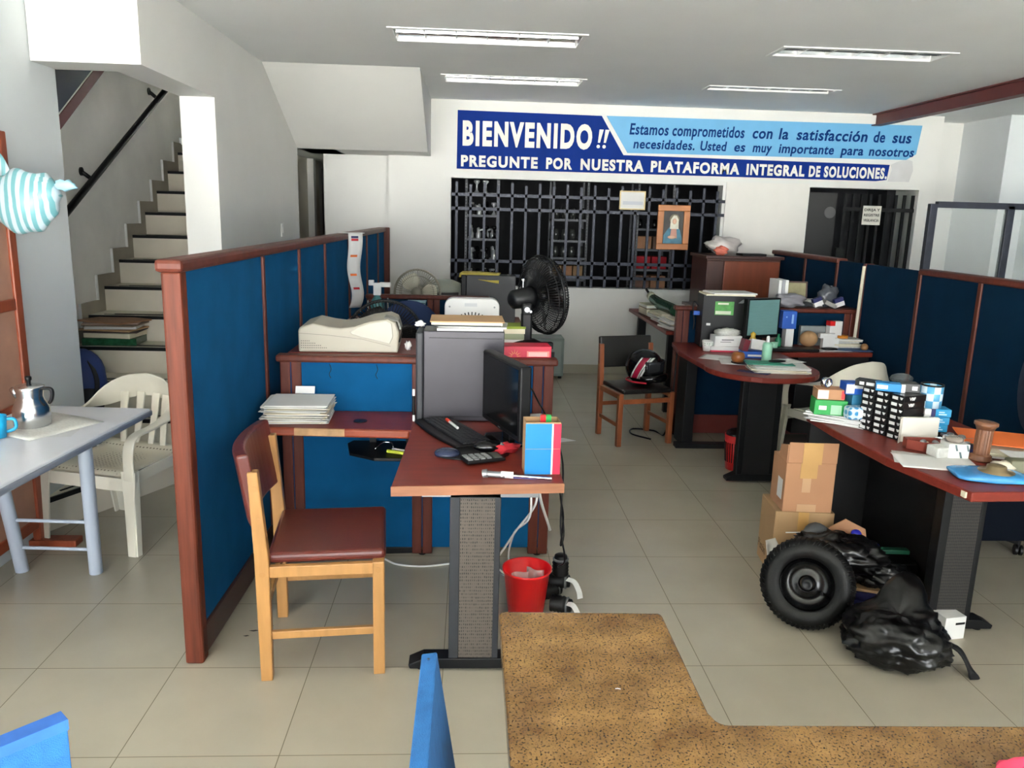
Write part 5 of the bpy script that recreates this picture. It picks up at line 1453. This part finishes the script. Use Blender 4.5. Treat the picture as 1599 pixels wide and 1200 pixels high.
for x in (.26, -.33):
    obj('leg', G().box(x, -.02, 0, x + .03, .02, .19), BLACKM, t)
t = thing('swivel_chair', 'dark swivel chair half hidden behind the right front desk, one caster showing', 'chair', (2.70, 3.96, 0), 160)
swivel(t, mat('dark_upholstery', (28, 40, 66), .9, bump=.2, bscale=500))

zt = paper_pile(9, (1.87, 3.70, .7512), .34, .30, -38, 'white sheaf in the pile under the green carton on the right front desk', 'papers under the green carton', 31, .0042, .012)
zb = zt + .0015
t = thing('green_carton', 'green carton with a white label on the papers of the right front desk', 'carton', (1.738, 3.66, zb), -12)
obj('carton', G().box(-.075, -.05, 0, .075, .05, .072), GREEN, t, bevel=.002)
obj('label', G().box(-.055, -.0515, .025, -.02, -.05, .045), WHITE, t)
obj('end_label', G().box(.0, -.0515, .005, .05, -.05, .05), mat('pale_green_label', (150, 196, 160), .5), t)
t = thing('brown_carton', 'brown and pink carton standing on the green carton', 'carton', (1.733, 3.67, zb + .0725), -8)
obj('carton', G().box(-.06, -.045, 0, .065, .045, .05), CARD, t, bevel=.002)
obj('label', G().box(-.0605, -.0465, .004, -.01, -.045, .046), mat('pinkish_label', (214, 196, 190), .5), t)
obj('red_end', G().box(.05, -.0465, .004, .0655, -.045, .046), RED, t)
one('bearing_ring', 'shiny steel bearing ring standing on the brown carton', 'bearing', G().lathe([(.016, -.012), (.026, -.012), (.026, .012), (.016, .012), (.016, -.012)], 24, T(0, 0, .026, 0, 90), False), CHROME, (1.715, 3.66, zb + .123), 20)
t = thing('blue_carton', 'teal and royal blue carton tower beside the green carton', 'carton', (1.868, 3.635, zb), -4)
obj('carton', G().box(-.045, -.04, .0, .045, .04, .105), mat('teal_card', (40, 116, 150), .45), t, bevel=.002)
obj('navy_band', G().box(-.0455, -.0405, 0, .0455, .0405, .025), mat('royal_band', (28, 34, 130), .45), t)
t = thing('blue_carton', 'blue and white carton with a red end on top of the teal carton', 'carton', (1.853, 3.635, zb + .1055), -4)
obj('carton', G().box(-.065, -.04, 0, .03, .04, .055), BLUEK, t, bevel=.002)
obj('white_face', G().box(-.064, -.0415, .006, -.025, -.04, .05).box(-.03, -.0415, .03, .028, -.04, .052), WHITE, t)
obj('red_end', G().box(.03, -.04, 0, .05, .04, .03), RED, t)
for k, (x, y, lb) in enumerate(((1.835, 3.555, 'blue and white wrapped packet in front of the teal carton'), (1.945, 3.60, 'blue and white wrapped packet leaning right of the teal carton'))):
    t = thing('wrapped_packet', lb, 'packet', (x, y, zb), 4 - 20 * k, 'blue and white wrapped packets')
    obj('packet', G().box(-.06, -.035, 0, .06, .035, .06), dots_mat('blue_check_wrap', (196, 214, 228), (60, 140, 190), .03, .3, .35), t, bevel=.014, seg=3)
    obj('label', G().box(-.02, -.0365, .015, .035, -.035, .045), WHITE, t)
one('black_roll', 'black roll of tape lying behind the wrapped packets', 'roll', G().lathe([(0, 0), (.045, 0), (.045, .04), (0, .04)], 22), BLACK, (1.965, 3.525, zb))
one('document_box', 'grey-white flat box behind the cartons on the right front desk', 'box', G().box(-.12, -.05, 0, .12, .05, .085), mat('grey_white_card', (196, 194, 186), .6), (2.06, 3.83, .7512), -10, bevel=.002)

# black bearing boxes: three columns seen from their labelled ends
BX = mat('black_box_card', (20, 21, 22), .35)
proto = None
cols = [(1.846, 3.505), (1.874, 3.430), (1.902, 3.352)]
names = ['farthest', 'middle', 'nearest']
for c, (x, y) in enumerate(cols):
    for k in range(7):
        z = .7512 + k * .0292
        lb = 'black bearing box with white end labels, in the %s column of the stack' % names[c]
        if proto is None:
            proto = thing('bearing_box', lb, 'box', (x, y, z), 110, 'black bearing boxes in the %s column' % names[c])
            obj('carton', G().box(-.036, -.13, 0, .036, .0, .0288), BX, proto, bevel=.0015)
            obj('label', G().box(-.002, -.0, .006, .028, .0012, .02), WHITE, proto)
            obj('emblem', G().prism([(-.03, .02), (-.012, .02), (-.018, .009), (-.024, .009)], 0, .0012, 'y'), WHITE, proto)
            q = proto
        else:
            q = copy_tree(proto)
        q.location = (x + rr.uniform(-.002, .002), y + rr.uniform(-.002, .002), z)
        q.rotation_euler = (0, 0, R(110 + rr.uniform(-2, 2)))
        if c == 2 and k > 4:
            lb = ['lower', 'upper'][k - 5] + ' black bearing box with white lettering on its side, top of the nearest column'
            M = Matrix.Translation((-.0362, -.03, .008)) @ Matrix.Rotation(R(-90), 4, 'Z') @ Matrix.Rotation(R(90), 4, 'X')
            obj('lettering', G().text('VBF', .036, .013, M, .001, .03), WHITE, q)
        q['label'] = lb
        q['group'] = 'black bearing boxes in the %s column' % names[c]
ZB = .7512 + 7 * .0292
one('bearing_box', 'black box lying across the far end of the black box stack', 'box', G().box(-.05, -.03, 0, .05, .03, .03).m(1).box(-.03, -.0312, .008, -.01, -.03, .022).box(.0, -.0312, .008, .035, -.03, .022), [BX, WHITE], (1.85, 3.525, ZB + .001), -42)
t = thing('bearing_box', 'bright blue box with a white end on top of the black box stack', 'box', (1.900, 3.435, ZB + .001), -25)
obj('carton', G().box(-.055, -.03, 0, .05, .03, .036), BLUEB, t, bevel=.002)
obj('white_end', G().box(.05, -.03, 0, .066, .03, .036), WHITE, t)
obj('label', G().box(-.05, -.0315, .01, -.005, -.03, .028), WHITE, t)
one('bearing_box', 'black box with a square white label on top of the stack, beside the blue one', 'box', G().box(-.036, -.03, 0, .04, .04, .038).m(1).box(.008, -.0312, .01, .03, -.03, .028), [BX, WHITE], (1.985, 3.425, ZB + .001), -12)
t = thing('clear_lens', 'clear round plastic lens standing behind the black box stack', 'lens', (2.06, 3.62, .7512))
obj('post', G().cyl((0, 0, 0), (0, 0, .2), .02), BLACK, t)
obj('lens', G().ball((0, 0, .225), .05, (1.1, .8, .5), 18, 10), mat('smoked_clear', (90, 96, 98), .1, alpha=.5), t)
one('ivory_case', 'open ivory plastic case standing in front of the lettered black boxes', 'case', G().box(-.07, 0, 0, .09, .02, .112).m(0).prism([(-.07, 0), (-.095, -.03), (-.095, -.028), (-.07, .02)], 0, .112).cyl((.02, -.001, .055), (.02, .0, .055), .006), mat('ivory_case_plastic', (204, 200, 190), .4), (1.985, 3.305, .7512), -4, bevel=.003)
# checkered can on blue boxes
t = thing('checkered_can', 'blue and white checkered can on the stacked blue boxes', 'can', (2.10, 3.43, .7512 + .0305 + 3 * .0345 + .0005))
ck = mat('checker_wrap', (200, 220, 232), .35)
nt = ck.node_tree
uvn = nt.nodes.new('ShaderNodeTexCoord')
sp = nt.nodes.new('ShaderNodeSeparateXYZ')
nt.links.new(uvn.outputs['Object'], sp.inputs[0])
at = nt.nodes.new('ShaderNodeMath'); at.operation = 'ARCTAN2'
nt.links.new(sp.outputs['Y'], at.inputs[0]); nt.links.new(sp.outputs['X'], at.inputs[1])
sc_ = nt.nodes.new('ShaderNodeMath'); sc_.operation = 'MULTIPLY'; sc_.inputs[1].default_value = 10 / (2 * math.pi)
nt.links.new(at.outputs[0], sc_.inputs[0])
sz_ = nt.nodes.new('ShaderNodeMath'); sz_.operation = 'MULTIPLY'; sz_.inputs[1].default_value = 1 / .033
nt.links.new(sp.outputs['Z'], sz_.inputs[0])
cb = nt.nodes.new('ShaderNodeCombineXYZ'); nt.links.new(sc_.outputs[0], cb.inputs[0]); nt.links.new(sz_.outputs[0], cb.inputs[1])
cb.inputs[2].default_value = .5
ch = nt.nodes.new('ShaderNodeTexChecker'); ch.inputs['Scale'].default_value = 1.0
ch.inputs['Color1'].default_value = (*lin((206, 222, 232)), 1); ch.inputs['Color2'].default_value = (*lin((86, 160, 200)), 1)
nt.links.new(cb.outputs[0], ch.inputs['Vector'])
nt.links.new(ch.outputs['Color'], nt.nodes['Principled BSDF'].inputs['Base Color'])
obj('can', G().lathe([(0, 0), (.047, 0), (.049, .098), (.044, .098), (.042, .09), (0, .09)], 32), ck, t)
obj('dark_rim', G().lathe([(.0495, .098), (.0495, .105), (.044, .105), (.044, .098)], 32, None, False), BLACK, t)
t = thing('bearing_box', 'black lettered box at the bottom of the blue box stack', 'box', (2.105, 3.40, .7512), -14)
obj('carton', G().box(-.055, -.03, 0, .045, .05, .03), BX, t)
obj('lettering', G().text('VBF', .03, .012, Matrix.Translation((-.01, -.0302, .01)) @ Matrix.Rotation(R(90), 4, 'X'), .001, .03), WHITE, t)
for k in range(3):
    lb = ['lowest blue box with a white end under the checkered can', 'middle blue box with a white end under the checkered can', 'topmost blue box with a white end under the checkered can'][k]
    t = thing('bearing_box', lb, 'box', (2.105 + .004 * k, 3.405, .7512 + .0305 + k * .0345), -14 + 2 * k, 'blue boxes under the checkered can')
    obj('carton', G().box(-.008, -.03, 0, .06, .05, .034), mat('cyan_blue_card', (20, 140, 190), .4), t, bevel=.002)
    obj('white_end', G().box(-.055, -.03, 0, -.026, .05, .034), WHITE, t, bevel=.002)
    obj('navy_band', G().box(-.026, -.03, 0, -.008, .05, .034), NAVY, t)
    obj('print', G().box(.006, -.0312, .019, .03, -.03, .024).box(.006, -.0312, .009, .04, -.03, .014), mat('pale_print', (180, 214, 230), .5), t)
# brown dish of bits
t = thing('brown_dish', 'brown open box of loose metal bits in front of the ivory case', 'dish', (1.955, 3.20, .7512), -6)
obj('front', G().box(-.02, -.05, 0, .075, -.045, .042).box(.07, -.05, 0, .075, .04, .042).box(-.07, .035, 0, .075, .04, .042).box(-.07, -.0, 0, -.065, .04, .042).prism([(-.07, 0), (-.02, -.05), (-.02, -.045), (-.066, .0)], 0, .042).prism([(-.07, 0), (-.02, -.05), (.075, -.05), (.075, .04), (-.07, .04)], 0, .004), mat('brick_brown_card', (124, 52, 38), .5), t)
for k in range(5):
    one('metal_bit', 'small dull metal bit lying in the brown box', 'metal bit', G().ball((0, 0, .012), .016, (1.2, .8, .8), 10, 6), STEEL if k % 2 else PAPERC, (1.93 + .024 * k, 3.19 + .012 * (k % 3), .757 + .012 * (k % 2)), 30 * k, 'metal bits in the brown box')
t = thing('white_carton', 'small white carton with dark slanted stripes near the turned wooden column', 'carton', (2.03, 3.10, .7512), -6)
obj('carton', G().box(-.042, -.04, 0, .042, .04, .062), WHITE, t, bevel=.002)
g = G()
for x, z in ((-.012, .034), (.034, .034), (.008, .004)):
    g.prism([(x - .008, z + .026), (x, z + .026), (x + .008, z), (x, z)], -.0412, -.04, 'y')
obj('stripe_print', g, mat('slate_print', (90, 110, 112), .5), t)
one('clear_disc', 'clear plastic lid lying on the striped white carton', 'lid', G().lathe([(0, .0), (.035, .0), (.038, .018), (.02, .022), (0, .016)], 20), mat('smoky_clear', (150, 140, 130), .15, alpha=.6), (2.03, 3.11, .8135))
one('white_packet', 'grey-white speckled packet left of the striped carton', 'packet', G().box(-.04, -.035, 0, .04, .035, .045), NEWS, (1.965 + .005, 3.10, .7512), 8, bevel=.006)
one('navy_packet', 'navy packet between the striped carton and the turned column', 'packet', G().box(-.03, -.035, 0, .03, .035, .04), NAVY, (2.105, 3.10, .7512), 12)
for k in range(9):
    one('metal_fitting', 'small steel fitting in the loose heap behind the striped carton', 'fitting', G().lathe([(.012, 0), (.02, .012), (.014, .03), (0, .034)], 10).cyl((0, 0, .012), (.045, .01, .014), .006), STEEL if k % 3 else CHROME, (2.08 + .035 * (k % 3) + rr.uniform(-.008, .008), 3.21 + .035 * (k // 3), .7516 + .02 * (k % 2)), rr.uniform(0, 360), 'steel fittings heaped on the right front desk')
# turned wooden column
t = thing('wooden_column', 'small fluted wooden column ornament at the right front of the desk', 'ornament', (2.115, 3.055, .7512), 0, rot=(0, R(2), 0), s=.80)
obj('base', G().lathe([(0, 0), (.056, 0), (.058, .01), (.05, .018), (.053, .026), (.044, .034), (0, .034)], 28), mat('walnut', (112, 72, 48), .45, vary=.2, vscale=8, stretch=(6, 6, .8)), t)
obj('shaft', G().grid(lambda u, v: ((.04 - .004 * max(0, math.cos(u * 2 * math.pi * 12)) ** 3) * math.cos(u * 2 * math.pi), (.04 - .004 * max(0, math.cos(u * 2 * math.pi * 12)) ** 3) * math.sin(u * 2 * math.pi), .034 + .13 * v), 96, 1), MATS['walnut'], t)
obj('capital', G().lathe([(0, .164), (.042, .164), (.048, .18), (.056, .186), (.056, .2), (.046, .204), (0, .204)], 28), MATS['walnut'], t)
# papers, orange folder, blue bag
one('loose_sheet', 'white sheets overhanging the left edge of the right front desk', 'paper', sheet(.30, .20, .0016, sd=41), PAPER, (1.90, 3.005, .7512), -14, solid=.001)
one('loose_sheet', 'second white sheet under the overhanging one on the right front desk', 'paper', sheet(.26, .18, .0006, sd=42), NEWS, (1.885, 3.04, .7505), -24, solid=.0006)
paper_pile(4, (2.36, 3.17, .7512), .34, .3, -18, 'white sheaf in the heap under the orange folder', 'papers under the orange folder', 44, .006, .01, [PAPER, PAPERC])
one('orange_folder', 'orange folder spread behind the turned wooden column', 'folder', G().box(-.19, -.13, 0, .19, .13, .004), ORANGE, (2.35, 3.24, .786), -22)
one('loose_sheet', 'white striped sheets lying right of the turned column', 'paper', sheet(.30, .12, .003, sd=46), PAPER, (2.34, 2.99, .786), -10, solid=.001)
t = thing('parts_bag', 'blue printed plastic bag holding a flanged disc, at the right desk front edge', 'bag', (2.00, 2.825, .7512), -12)
obj('bag', G().ball((0, 0, .012), .15, (1.0, .62, .085), 28, 12, fn=lambda d: 1 / max(abs(d.x), abs(d.y), .72) * .86 if abs(d.z) < .9 else 1), mat('blue_bag_film', (60, 140, 200), .2, vary=.2, vscale=14), t)
obj('disc', G().lathe([(0, .016), (.062, .018), (.064, .026), (.036, .03), (.034, .046), (.026, .05), (0, .05)], 26, T(.03, .01, 0)), mat('bronze_disc', (128, 112, 82), .3, .4, vary=.1), t)
t = thing('packet_bag', 'clear bag of grey-green packets at the right frame edge of the front desk', 'bag', (2.20, 2.90, .7512), -8)
obj('packet', G().box(-.07, -.03, 0, .09, .03, .05), mat('olive_grey_card', (112, 112, 90), .5, vary=.15, vscale=20), t, bevel=.006)
obj('wrap', G().ball((-.09, -.01, .02), .045, (1.1, .8, .5), 14, 8, fn=lambda d: 1 + .15 * math.sin(8 * d.x)), mat('cream_film', (206, 198, 178), .3), t)

# ================================================================== FLOOR AT THE RIGHT
def carton(name, label, loc, rz, w, d, h, m):
    t = thing(name, label, 'carton', loc, rz)
    obj('walls', G().box(-w / 2, -d / 2, 0, w / 2, d / 2, h), m, t, bevel=.003)
    return t
t = carton('cardboard_carton', 'pale cardboard carton on the floor with a second carton on top', (1.635, 3.655, 0), -6, .28, .25, .33, CARD2)
obj('tape_strip', G().box(-.03, -.1255, .22, .02, -.125, .33), TAPE, t)
M = Matrix.Translation((-.1405, .115, .055)) @ Matrix.Rotation(R(-90), 4, 'Z') @ Matrix.Rotation(R(90), 4, 'X')
obj('lettering', G().text('Pistón', .13, .045, M, .001, .0), mat('faded_ink', (110, 86, 64), .8), t)
t = carton('cardboard_carton', 'taped brown cardboard carton with raised flap, upper of two', (1.635, 3.63, .3312), -4, .235, .2, .245, CARD)
obj('flap', G().box(-.112, -.1, .246, .118, -.095, .345), CARD, t)
obj('side_flap', G().prism([(-.1, .246), (.02, .246), (.0, .31), (-.1, .335)], -.1185, -.1145, 'x'), CARD, t)
obj('tape_strip', G().box(-.045, -.1035, .24, .045, -.1, .345).box(-.05, -.1025, .17, .03, -.1, .245), TAPE, t, label='yellowed tape')
for q in ((-.035, .10, .005, .17), (-.05, .002, .04, .04)):
    obj('tape_strip', G().box(q[0], -.1015, q[1], q[2], -.1, q[3]), mat('pale_tape', (186, 148, 112), .35), t)
obj('label', G().box(-.1182, -.07, .05, -.1172, .0, .15), PAPER, t)

w = thing('wheelbarrow_tyre', 'black pneumatic tyre on a black rim leaning on the floor by the cartons', 'tyre', (1.455, 3.075, .187), 0)
ax = Vector((-.42, -.86, .27)).normalized()
M = ax.to_track_quat('Z', 'Y').to_matrix().to_4x4()
prof = []
for i in range(21):
    a = R(-200 + 220 * i / 20 - 0)
    prof.append((.142 + .05 * math.cos(R(-130 + 260 * i / 20)), .055 * math.sin(R(-130 + 260 * i / 20))))
ty = G().lathe(prof, 72, M, False)
g = G()
for i in range(56):
    a = 2 * math.pi * i / 56
    for s_ in (1, -1):
        pts = []
        for k in range(4):
            b = R(s_ * (8 + 16 * k))
            rr_ = .1425 + .0505 * math.cos(b)
            aa = a + .025 * k * s_
            pts.append(M @ Vector((rr_ * math.cos(aa), rr_ * math.sin(aa), .0555 * math.sin(b))))
        g.tube(pts, .0032, 4)
to = obj('tyre', ty, BLACKR, w, smooth=True)
obj('tread_ribs', g, BLACKR, to, kind='stuff')
obj('rim', G().lathe([(.108, .048), (.112, .04), (.103, .034), (.096, .012), (.06, .0), (.04, .012), (.03, .014), (.03, -.02), (.1, -.03), (.11, -.045)], 40, M, False), mat('gloss_black_enamel', (10, 10, 11), .22), w, smooth=True)
obj('hub', G().lathe([(0, .045), (.01, .045), (.012, .05), (.022, .05), (.024, -.05), (0, -.05)], 24, M), mat('dark_hub', (44, 45, 48), .35, .4), w)
obj('valve', G().cyl(M @ Vector((.06, -.03, 0)), M @ Vector((.062, -.032, .035)), .006), BLACK, w)

# black bag: crumpled bin liner around something boxy
bg = thing('black_bag', 'crumpled black plastic bag with a strap on the floor beside the tyre', 'bag', (1.69, 2.77, 0), -22)
from mathutils import noise as _noise
PK = Vector((.10, .50, .86)).normalized()
def lump(d):
    k = 1 / max(abs(d.x) ** 3 + abs(d.y) ** 3 + abs(d.z) ** 3, .3) ** .3333
    k = min(k, 1.25)
    q = Vector(d)
    k *= 1 + .16 * _noise.noise(q * 2.6) + .12 * (1 - abs(_noise.noise(q * 4.5)) * 2.4) * .7 + .05 * (1 - abs(_noise.noise(q * 9)) * 2)
    c = d.dot(PK)
    k += 1.4 * math.exp(-(1 - c) / .035) + .24 * math.exp(-(1 - c) / .16)
    dd = abs(d.x * .8 - d.y * .2 - .35)
    k += .12 * math.exp(-(dd / .07) ** 2) * max(0, d.z)
    return k
obj('bag_body', G().ball((0, 0, .10), .13, (1.32, .95, .68), 72, 44, fn=lump), BAGB, bg)
obj('strap', G().ribbon(spline([(.17, .05, .1), (.23, .02, .09), (.27, -.01, .03), (.285, -.03, .008)], 4), [(0, .3, 1)] * 13, .05, .012), mat('strap_webbing', (20, 20, 21), .7), bg, bevel=.003)

def crinkle(name, label, cat, loc, sc, m, r, sd, rz):
    def fn(d):
        q = Vector(d) + Vector((sd, 0, 0))
        k = 1 + .25 * _noise.noise(q * 2.5) + .16 * (1 - 2.2 * abs(_noise.noise(q * 5))) + .08 * (1 - 2 * abs(_noise.noise(q * 11)))
        return k * .92
    return one(name, label, cat, G().ball((0, 0, r * sc[2] * .9), r, sc, 64, 36, fn=fn), m, loc, rz)
crinkle('black_wrap', 'shiny crumpled black plastic heap on top of the parts behind the tyre', 'wrapping', (1.66, 3.27, .15), (1.35, .75, .62), BAGB, .15, 12, -20)
crinkle('black_wrap', 'smaller crumpled black plastic lump right of the heap behind the tyre', 'wrapping', (1.84, 3.2, .115), (1.2, .7, .6), BAGB, .10, 14, -10)
one('grey_boot', 'grey rubber boot end poking out of the black plastic behind the tyre', 'rubber part', G().tube(spline([(0, 0, .03), (.05, .02, .05), (.11, .01, .03)], 4), [.02, .026, .03, .032, .032, .03, .028, .024, .02], 12), mat('grey_rubber', (66, 68, 70), .6), (1.545, 3.33, .27), 0)
one('cardboard_piece', 'torn flat cardboard piece under the black plastic behind the tyre', 'cardboard', G().prism([(-.16, -.08), (.13, -.11), (.17, .0), (.1, .1), (-.15, .09)], 0, .012), CARD2, (1.85, 3.23, .103), -14)
one('cardboard_piece', 'torn cardboard piece standing between the cartons and the black plastic', 'cardboard', G().prism([(-.09, 0), (.09, 0), (.07, .1), (-.02, .14), (-.09, .09)], -.004, .004, 'y'), CARD, (1.79, 3.42, .2), -16)
t = thing('blue_carton', 'blue and white box lying on the floor between the tyre and the black bag', 'box', (1.80, 3.12, 0), -18)
obj('carton', G().box(-.12, -.07, 0, .12, .07, .068), BLUEB, t, bevel=.003)
obj('white_panel', G().box(-.12, -.0715, .012, .12, -.07, .056), mat('silver_white_card', (196, 200, 204), .35), t)
obj('print', G().text('BAJ', .06, .02, Matrix.Translation((.03, -.0716, .022)) @ Matrix.Rotation(R(90), 4, 'X'), .001, .02), BLUEB, t)
t = thing('navy_box', 'thin navy box with white stripes on the blue and white box', 'box', (1.80, 3.13, .0686), -16)
obj('carton', G().box(-.12, -.07, 0, .13, .07, .032), NAVY, t, bevel=.002)
obj('stripe', G().box(-.05, -.0715, .018, .12, -.07, .027).box(-.12, -.0715, .004, .13, -.07, .012), WHITE, t)
one('plastic_stopper', 'round blue plastic cap on the heap behind the tyre', 'cap', G().ball((0, 0, .02), .022, (1.1, 1, .9), 16, 10), mat('ultramarine', (30, 40, 190), .35), (1.815, 3.40, .258))
one('plastic_stopper', 'second, flatter blue plastic cap right of the round one behind the tyre', 'cap', G().ball((0, 0, .012), .024, (1.3, 1, .5), 16, 10), MATS['ultramarine'], (1.88, 3.36, .225))
one('green_bar', 'dark green plastic bar across the heap behind the tyre', 'bar', G().box(-.085, -.02, 0, .085, .02, .02), mat('dark_green_plastic', (30, 84, 64), .4), (1.945, 3.33, .215), -4, bevel=.004)
one('black_box', 'low dark box under the heap behind the tyre', 'box', G().box(-.18, -.10, 0, .2, .08, .19), BLACK, (1.86, 3.38, 0), -10, bevel=.004)
one('white_bag', 'crumpled white paper bag leaning on the cartons left of the tyre', 'bag', G().grid(lambda u, v: (-.07 + .14 * u * (1 - .55 * v), -.02 + .045 * math.sin(u * 5) * (1 - v) + .06 * v, .002 + .235 * v), 12, 8), mat('dirty_white_paper', (196, 194, 188), .7, vary=.08), (1.475, 3.41, 0), 28, solid=.004)
one('white_strip', 'short white stick lying against the lower cardboard carton', 'stick', G().cyl((0, 0, 0), (.08, -.01, .005), .003), WHITE, (1.53, 3.515, .234))
one('white_carton', 'small white carton on the floor behind the black bag', 'carton', G().box(-.05, -.05, 0, .05, .05, .10).m(1).box(.0, -.0515, .065, .045, -.05, .075), [WHITE, BLACK], (2.035, 2.99, 0), 10, bevel=.002)

# ================================================================== FLOOR AT THE CENTRE
t = thing('red_bucket', 'red plastic bucket with clear bags inside, under the nearest desk', 'bucket', (.262, 3.16, 0))
obj('body', G().lathe([(0, .0), (.075, .0), (.10, .215), (.106, .218), (.104, .205), (.094, .2), (.071, .006), (0, .006)], 36), mat('bright_red_plastic', (224, 26, 30), .3), t)
for k, (x, y, a, lb) in enumerate(((-.03, -.02, 20, 'clear bag of small red parts at the left in the red bucket'), (.035, .01, -25, 'clear plastic bag sticking up at the right in the red bucket'))):
    t = thing('clear_bag', lb, 'bag', (.262 + x, 3.16 + y, .125), a)
    obj('film', G().grid(lambda u, v: (-.04 + .08 * u, .01 * math.sin(u * 6 + k), -.02 + .10 * v), 8, 6), mat('thin_film', (240, 230, 230), .1, alpha=.4), t, solid=.002)
    obj('parts', G().ball((0, .0, -.0), .022, (1.4, .8, .8), 12, 8, fn=lambda d: 1 + .2 * math.sin(8 * d.x)), mat('coppery_parts', (170, 70, 60), .4), t)
def boot(name, label, loc, rot, tagrot):
    t = thing(name, label, 'rubber part', loc, 0, 'tagged rubber boots', rot=rot)
    pf = [(0, 0), (.036, 0)]
    for k in range(4):
        pf += [(.038, .006 + k * .016), (.034, .014 + k * .016)]
    pf += [(.03, .072), (.028, .09), (.022, .094), (0, .094)]
    obj('boot', G().lathe(pf, 26), BLACKR, t)
    obj('rim_ring', G().lathe([(.034, .068), (.036, .07), (.036, .076), (.03, .078)], 26, None, False), mat('grey_ring', (90, 92, 94), .4), t)
    if tagrot is not None:
        g = G().ribbon(spline(tagrot, 3), [(.3, -.4, 1)] * (3 * (len(tagrot) - 1) + 1), .03, .001)
        mi_ = (Matrix.Translation(loc) @ Euler(rot).to_matrix().to_4x4()).inverted()
        bmesh.ops.transform(g.bm, matrix=mi_, verts=g.bm.verts[:])
        obj('paper_tag', g, PAPER, t)
boot('rubber_boot', 'upright ribbed black rubber boot at the top of the little stack by the red bucket', (.425, 3.31, .115), (0, 0, 0), None)
boot('rubber_boot', 'white-tagged black rubber boot in the middle of the stack by the red bucket', (.38, 3.33, .075), (R(0), R(88), R(-10)), [(.455, 3.29, .10), (.485, 3.27, .095), (.505, 3.25, .06), (.51, 3.24, .03)])
boot('rubber_boot', 'black rubber boot with a white tag on the floor nearest the red bucket', (.375, 3.19, .038), (R(0), R(90), R(-20)), [(.44, 3.14, .06), (.465, 3.125, .055), (.485, 3.11, .02), (.49, 3.105, .003)])
boot('rubber_boot', 'untagged black rubber boot on the floor behind the tagged ones', (.345, 3.29, .038), (R(0), R(90), R(25)), None)
one('black_cord', 'looped black cord hanging beside the end post down to the rubber boots', 'cord', G().tube(spline([(.43, 3.66, .72), (.435, 3.62, .60), (.43, 3.5, .45), (.44, 3.4, .35), (.425, 3.34, .24), (.44, 3.36, .30), (.428, 3.5, .46)], 6), .004), BLACK)
one('floor_paper', 'white paper scrap on the floor right of the low partition end', 'paper', G().prism([(-.07, -.06), (.09, .0), (.0, .07), (-.08, .05)], 0.0005, .002), PAPER, (.74, 5.85, 0), 0)
one('red_crumb', 'tiny red scrap on the floor in front of the nearest desk', 'scrap', G().prism([(-.008, -.004), (.008, 0), (0, .008)], .0003, .002), RED, (-.115, 2.45, 0))

# ================================================================== FOREGROUND COUNTER AND BLUE BOARDS
t = thing('service_counter', 'cork-patterned laminate counter top in the foreground', 'counter', (.07, .3, 0))
L = []
def rnd(cx, cy, r, a0, a1, n=5):
    return arc(cx, cy, r, a0, a1, n)
L += [(0.0, 0)] + rnd(.012, 1.187, .012, 180, 90) + rnd(.323, 1.18, .012, 90, 0) + [(.335, .86)] + rnd(.36, .845, .02, 180, 270)[1:] + [(1.6, .80), (1.6, 0)]
obj('counter_top', G().prism(L, .865, .90), CORK, t, bevel=.006, seg=3)
obj('cabinet', G().box(.05, .05, .0, .29, 1.12, .864).box(.29, .05, 0, 1.55, .74, .864), mat('counter_front', (120, 84, 52), .5, vary=.1), t)
one('staple', 'tiny bent white staple lying on the counter', 'staple', G().tube([(-.004, 0, .001), (0, .001, .001), (.005, -.001, .001)], .0008, 5), WHITE, (.265, 1.222, .9003))
one('pink_cloth', 'crumpled pink cloth at the right edge of the counter', 'cloth', G().ball((0, 0, .012), .1, (1.2, .55, .28), 32, 16, fn=lambda d: 1 + .16 * math.sin(9 * d.x + 4 * d.y) + .1 * math.sin(15 * d.y + 8 * d.x)), PINK, (.835, .95, .9005), 8)
t = thing('leaning_board', 'narrow blue fabric board leaning edge-on beside the counter', 'board', (.10, .95, 0), 0, rot=(0, R(-8.6), R(0)))
obj('board', G().box(-.03, -.55, .012, -.003, .305, .965), BLUEL, t, bevel=.003)
obj('pin', G().cyl((-.016, .28, .964), (-.016, .28, .968), .002), CHROME, t)
t = thing('blue_board', 'bright blue fabric board cut by the lower left frame corner', 'board', (-.545, 1.005, 0), 45)
obj('board', G().box(-.75, 0.0, .02, 0, .025, 1.0), BLUEL, t, bevel=.002)
obj('edge_trim', G().box(-.75, -.001, .985, .001, .026, 1.001), mat('blue_edge_trim', (42, 96, 176), .85, vary=.1, vscale=40), t)
obj('foot', G().box(-.7, -.1, 0, -.66, .12, .02).box(-.08, -.1, 0, -.04, .12, .02), BLACKM, t)

# dark scuffs on the tiles by the long partition
g = G()
for x, y, w, d in ((-.86, 3.02, .02, .006), (-.83, 3.05, .012, .005), (-.85, 3.09, .016, .006), (-.80, 3.06, .01, .004), (-.88, 2.98, .012, .005)):
    g.prism([(x - w, y), (x, y - d), (x + w, y + d * .3), (x + w * .3, y + d)], .0002, .0008)
one('floor_scuff', 'small dark scuff marks on the floor beside the long blue partition', 'scuff marks', g, mat('scuff', (44, 38, 34), .8), kind='stuff')
for k, x in enumerate((-.66, -.44)):
    one('dark_thread', ['left of two dark threads hanging on the nearest low blue partition', 'right of two dark threads hanging on the nearest low blue partition'][k], 'thread', G().tube(spline([(x, 3.756, .975), (x + .008, 3.755, .95), (x - .002, 3.755, .925), (x + .006, 3.755, .905)], 4), .0016, 5), BLACK, group='dark threads on the low partition')
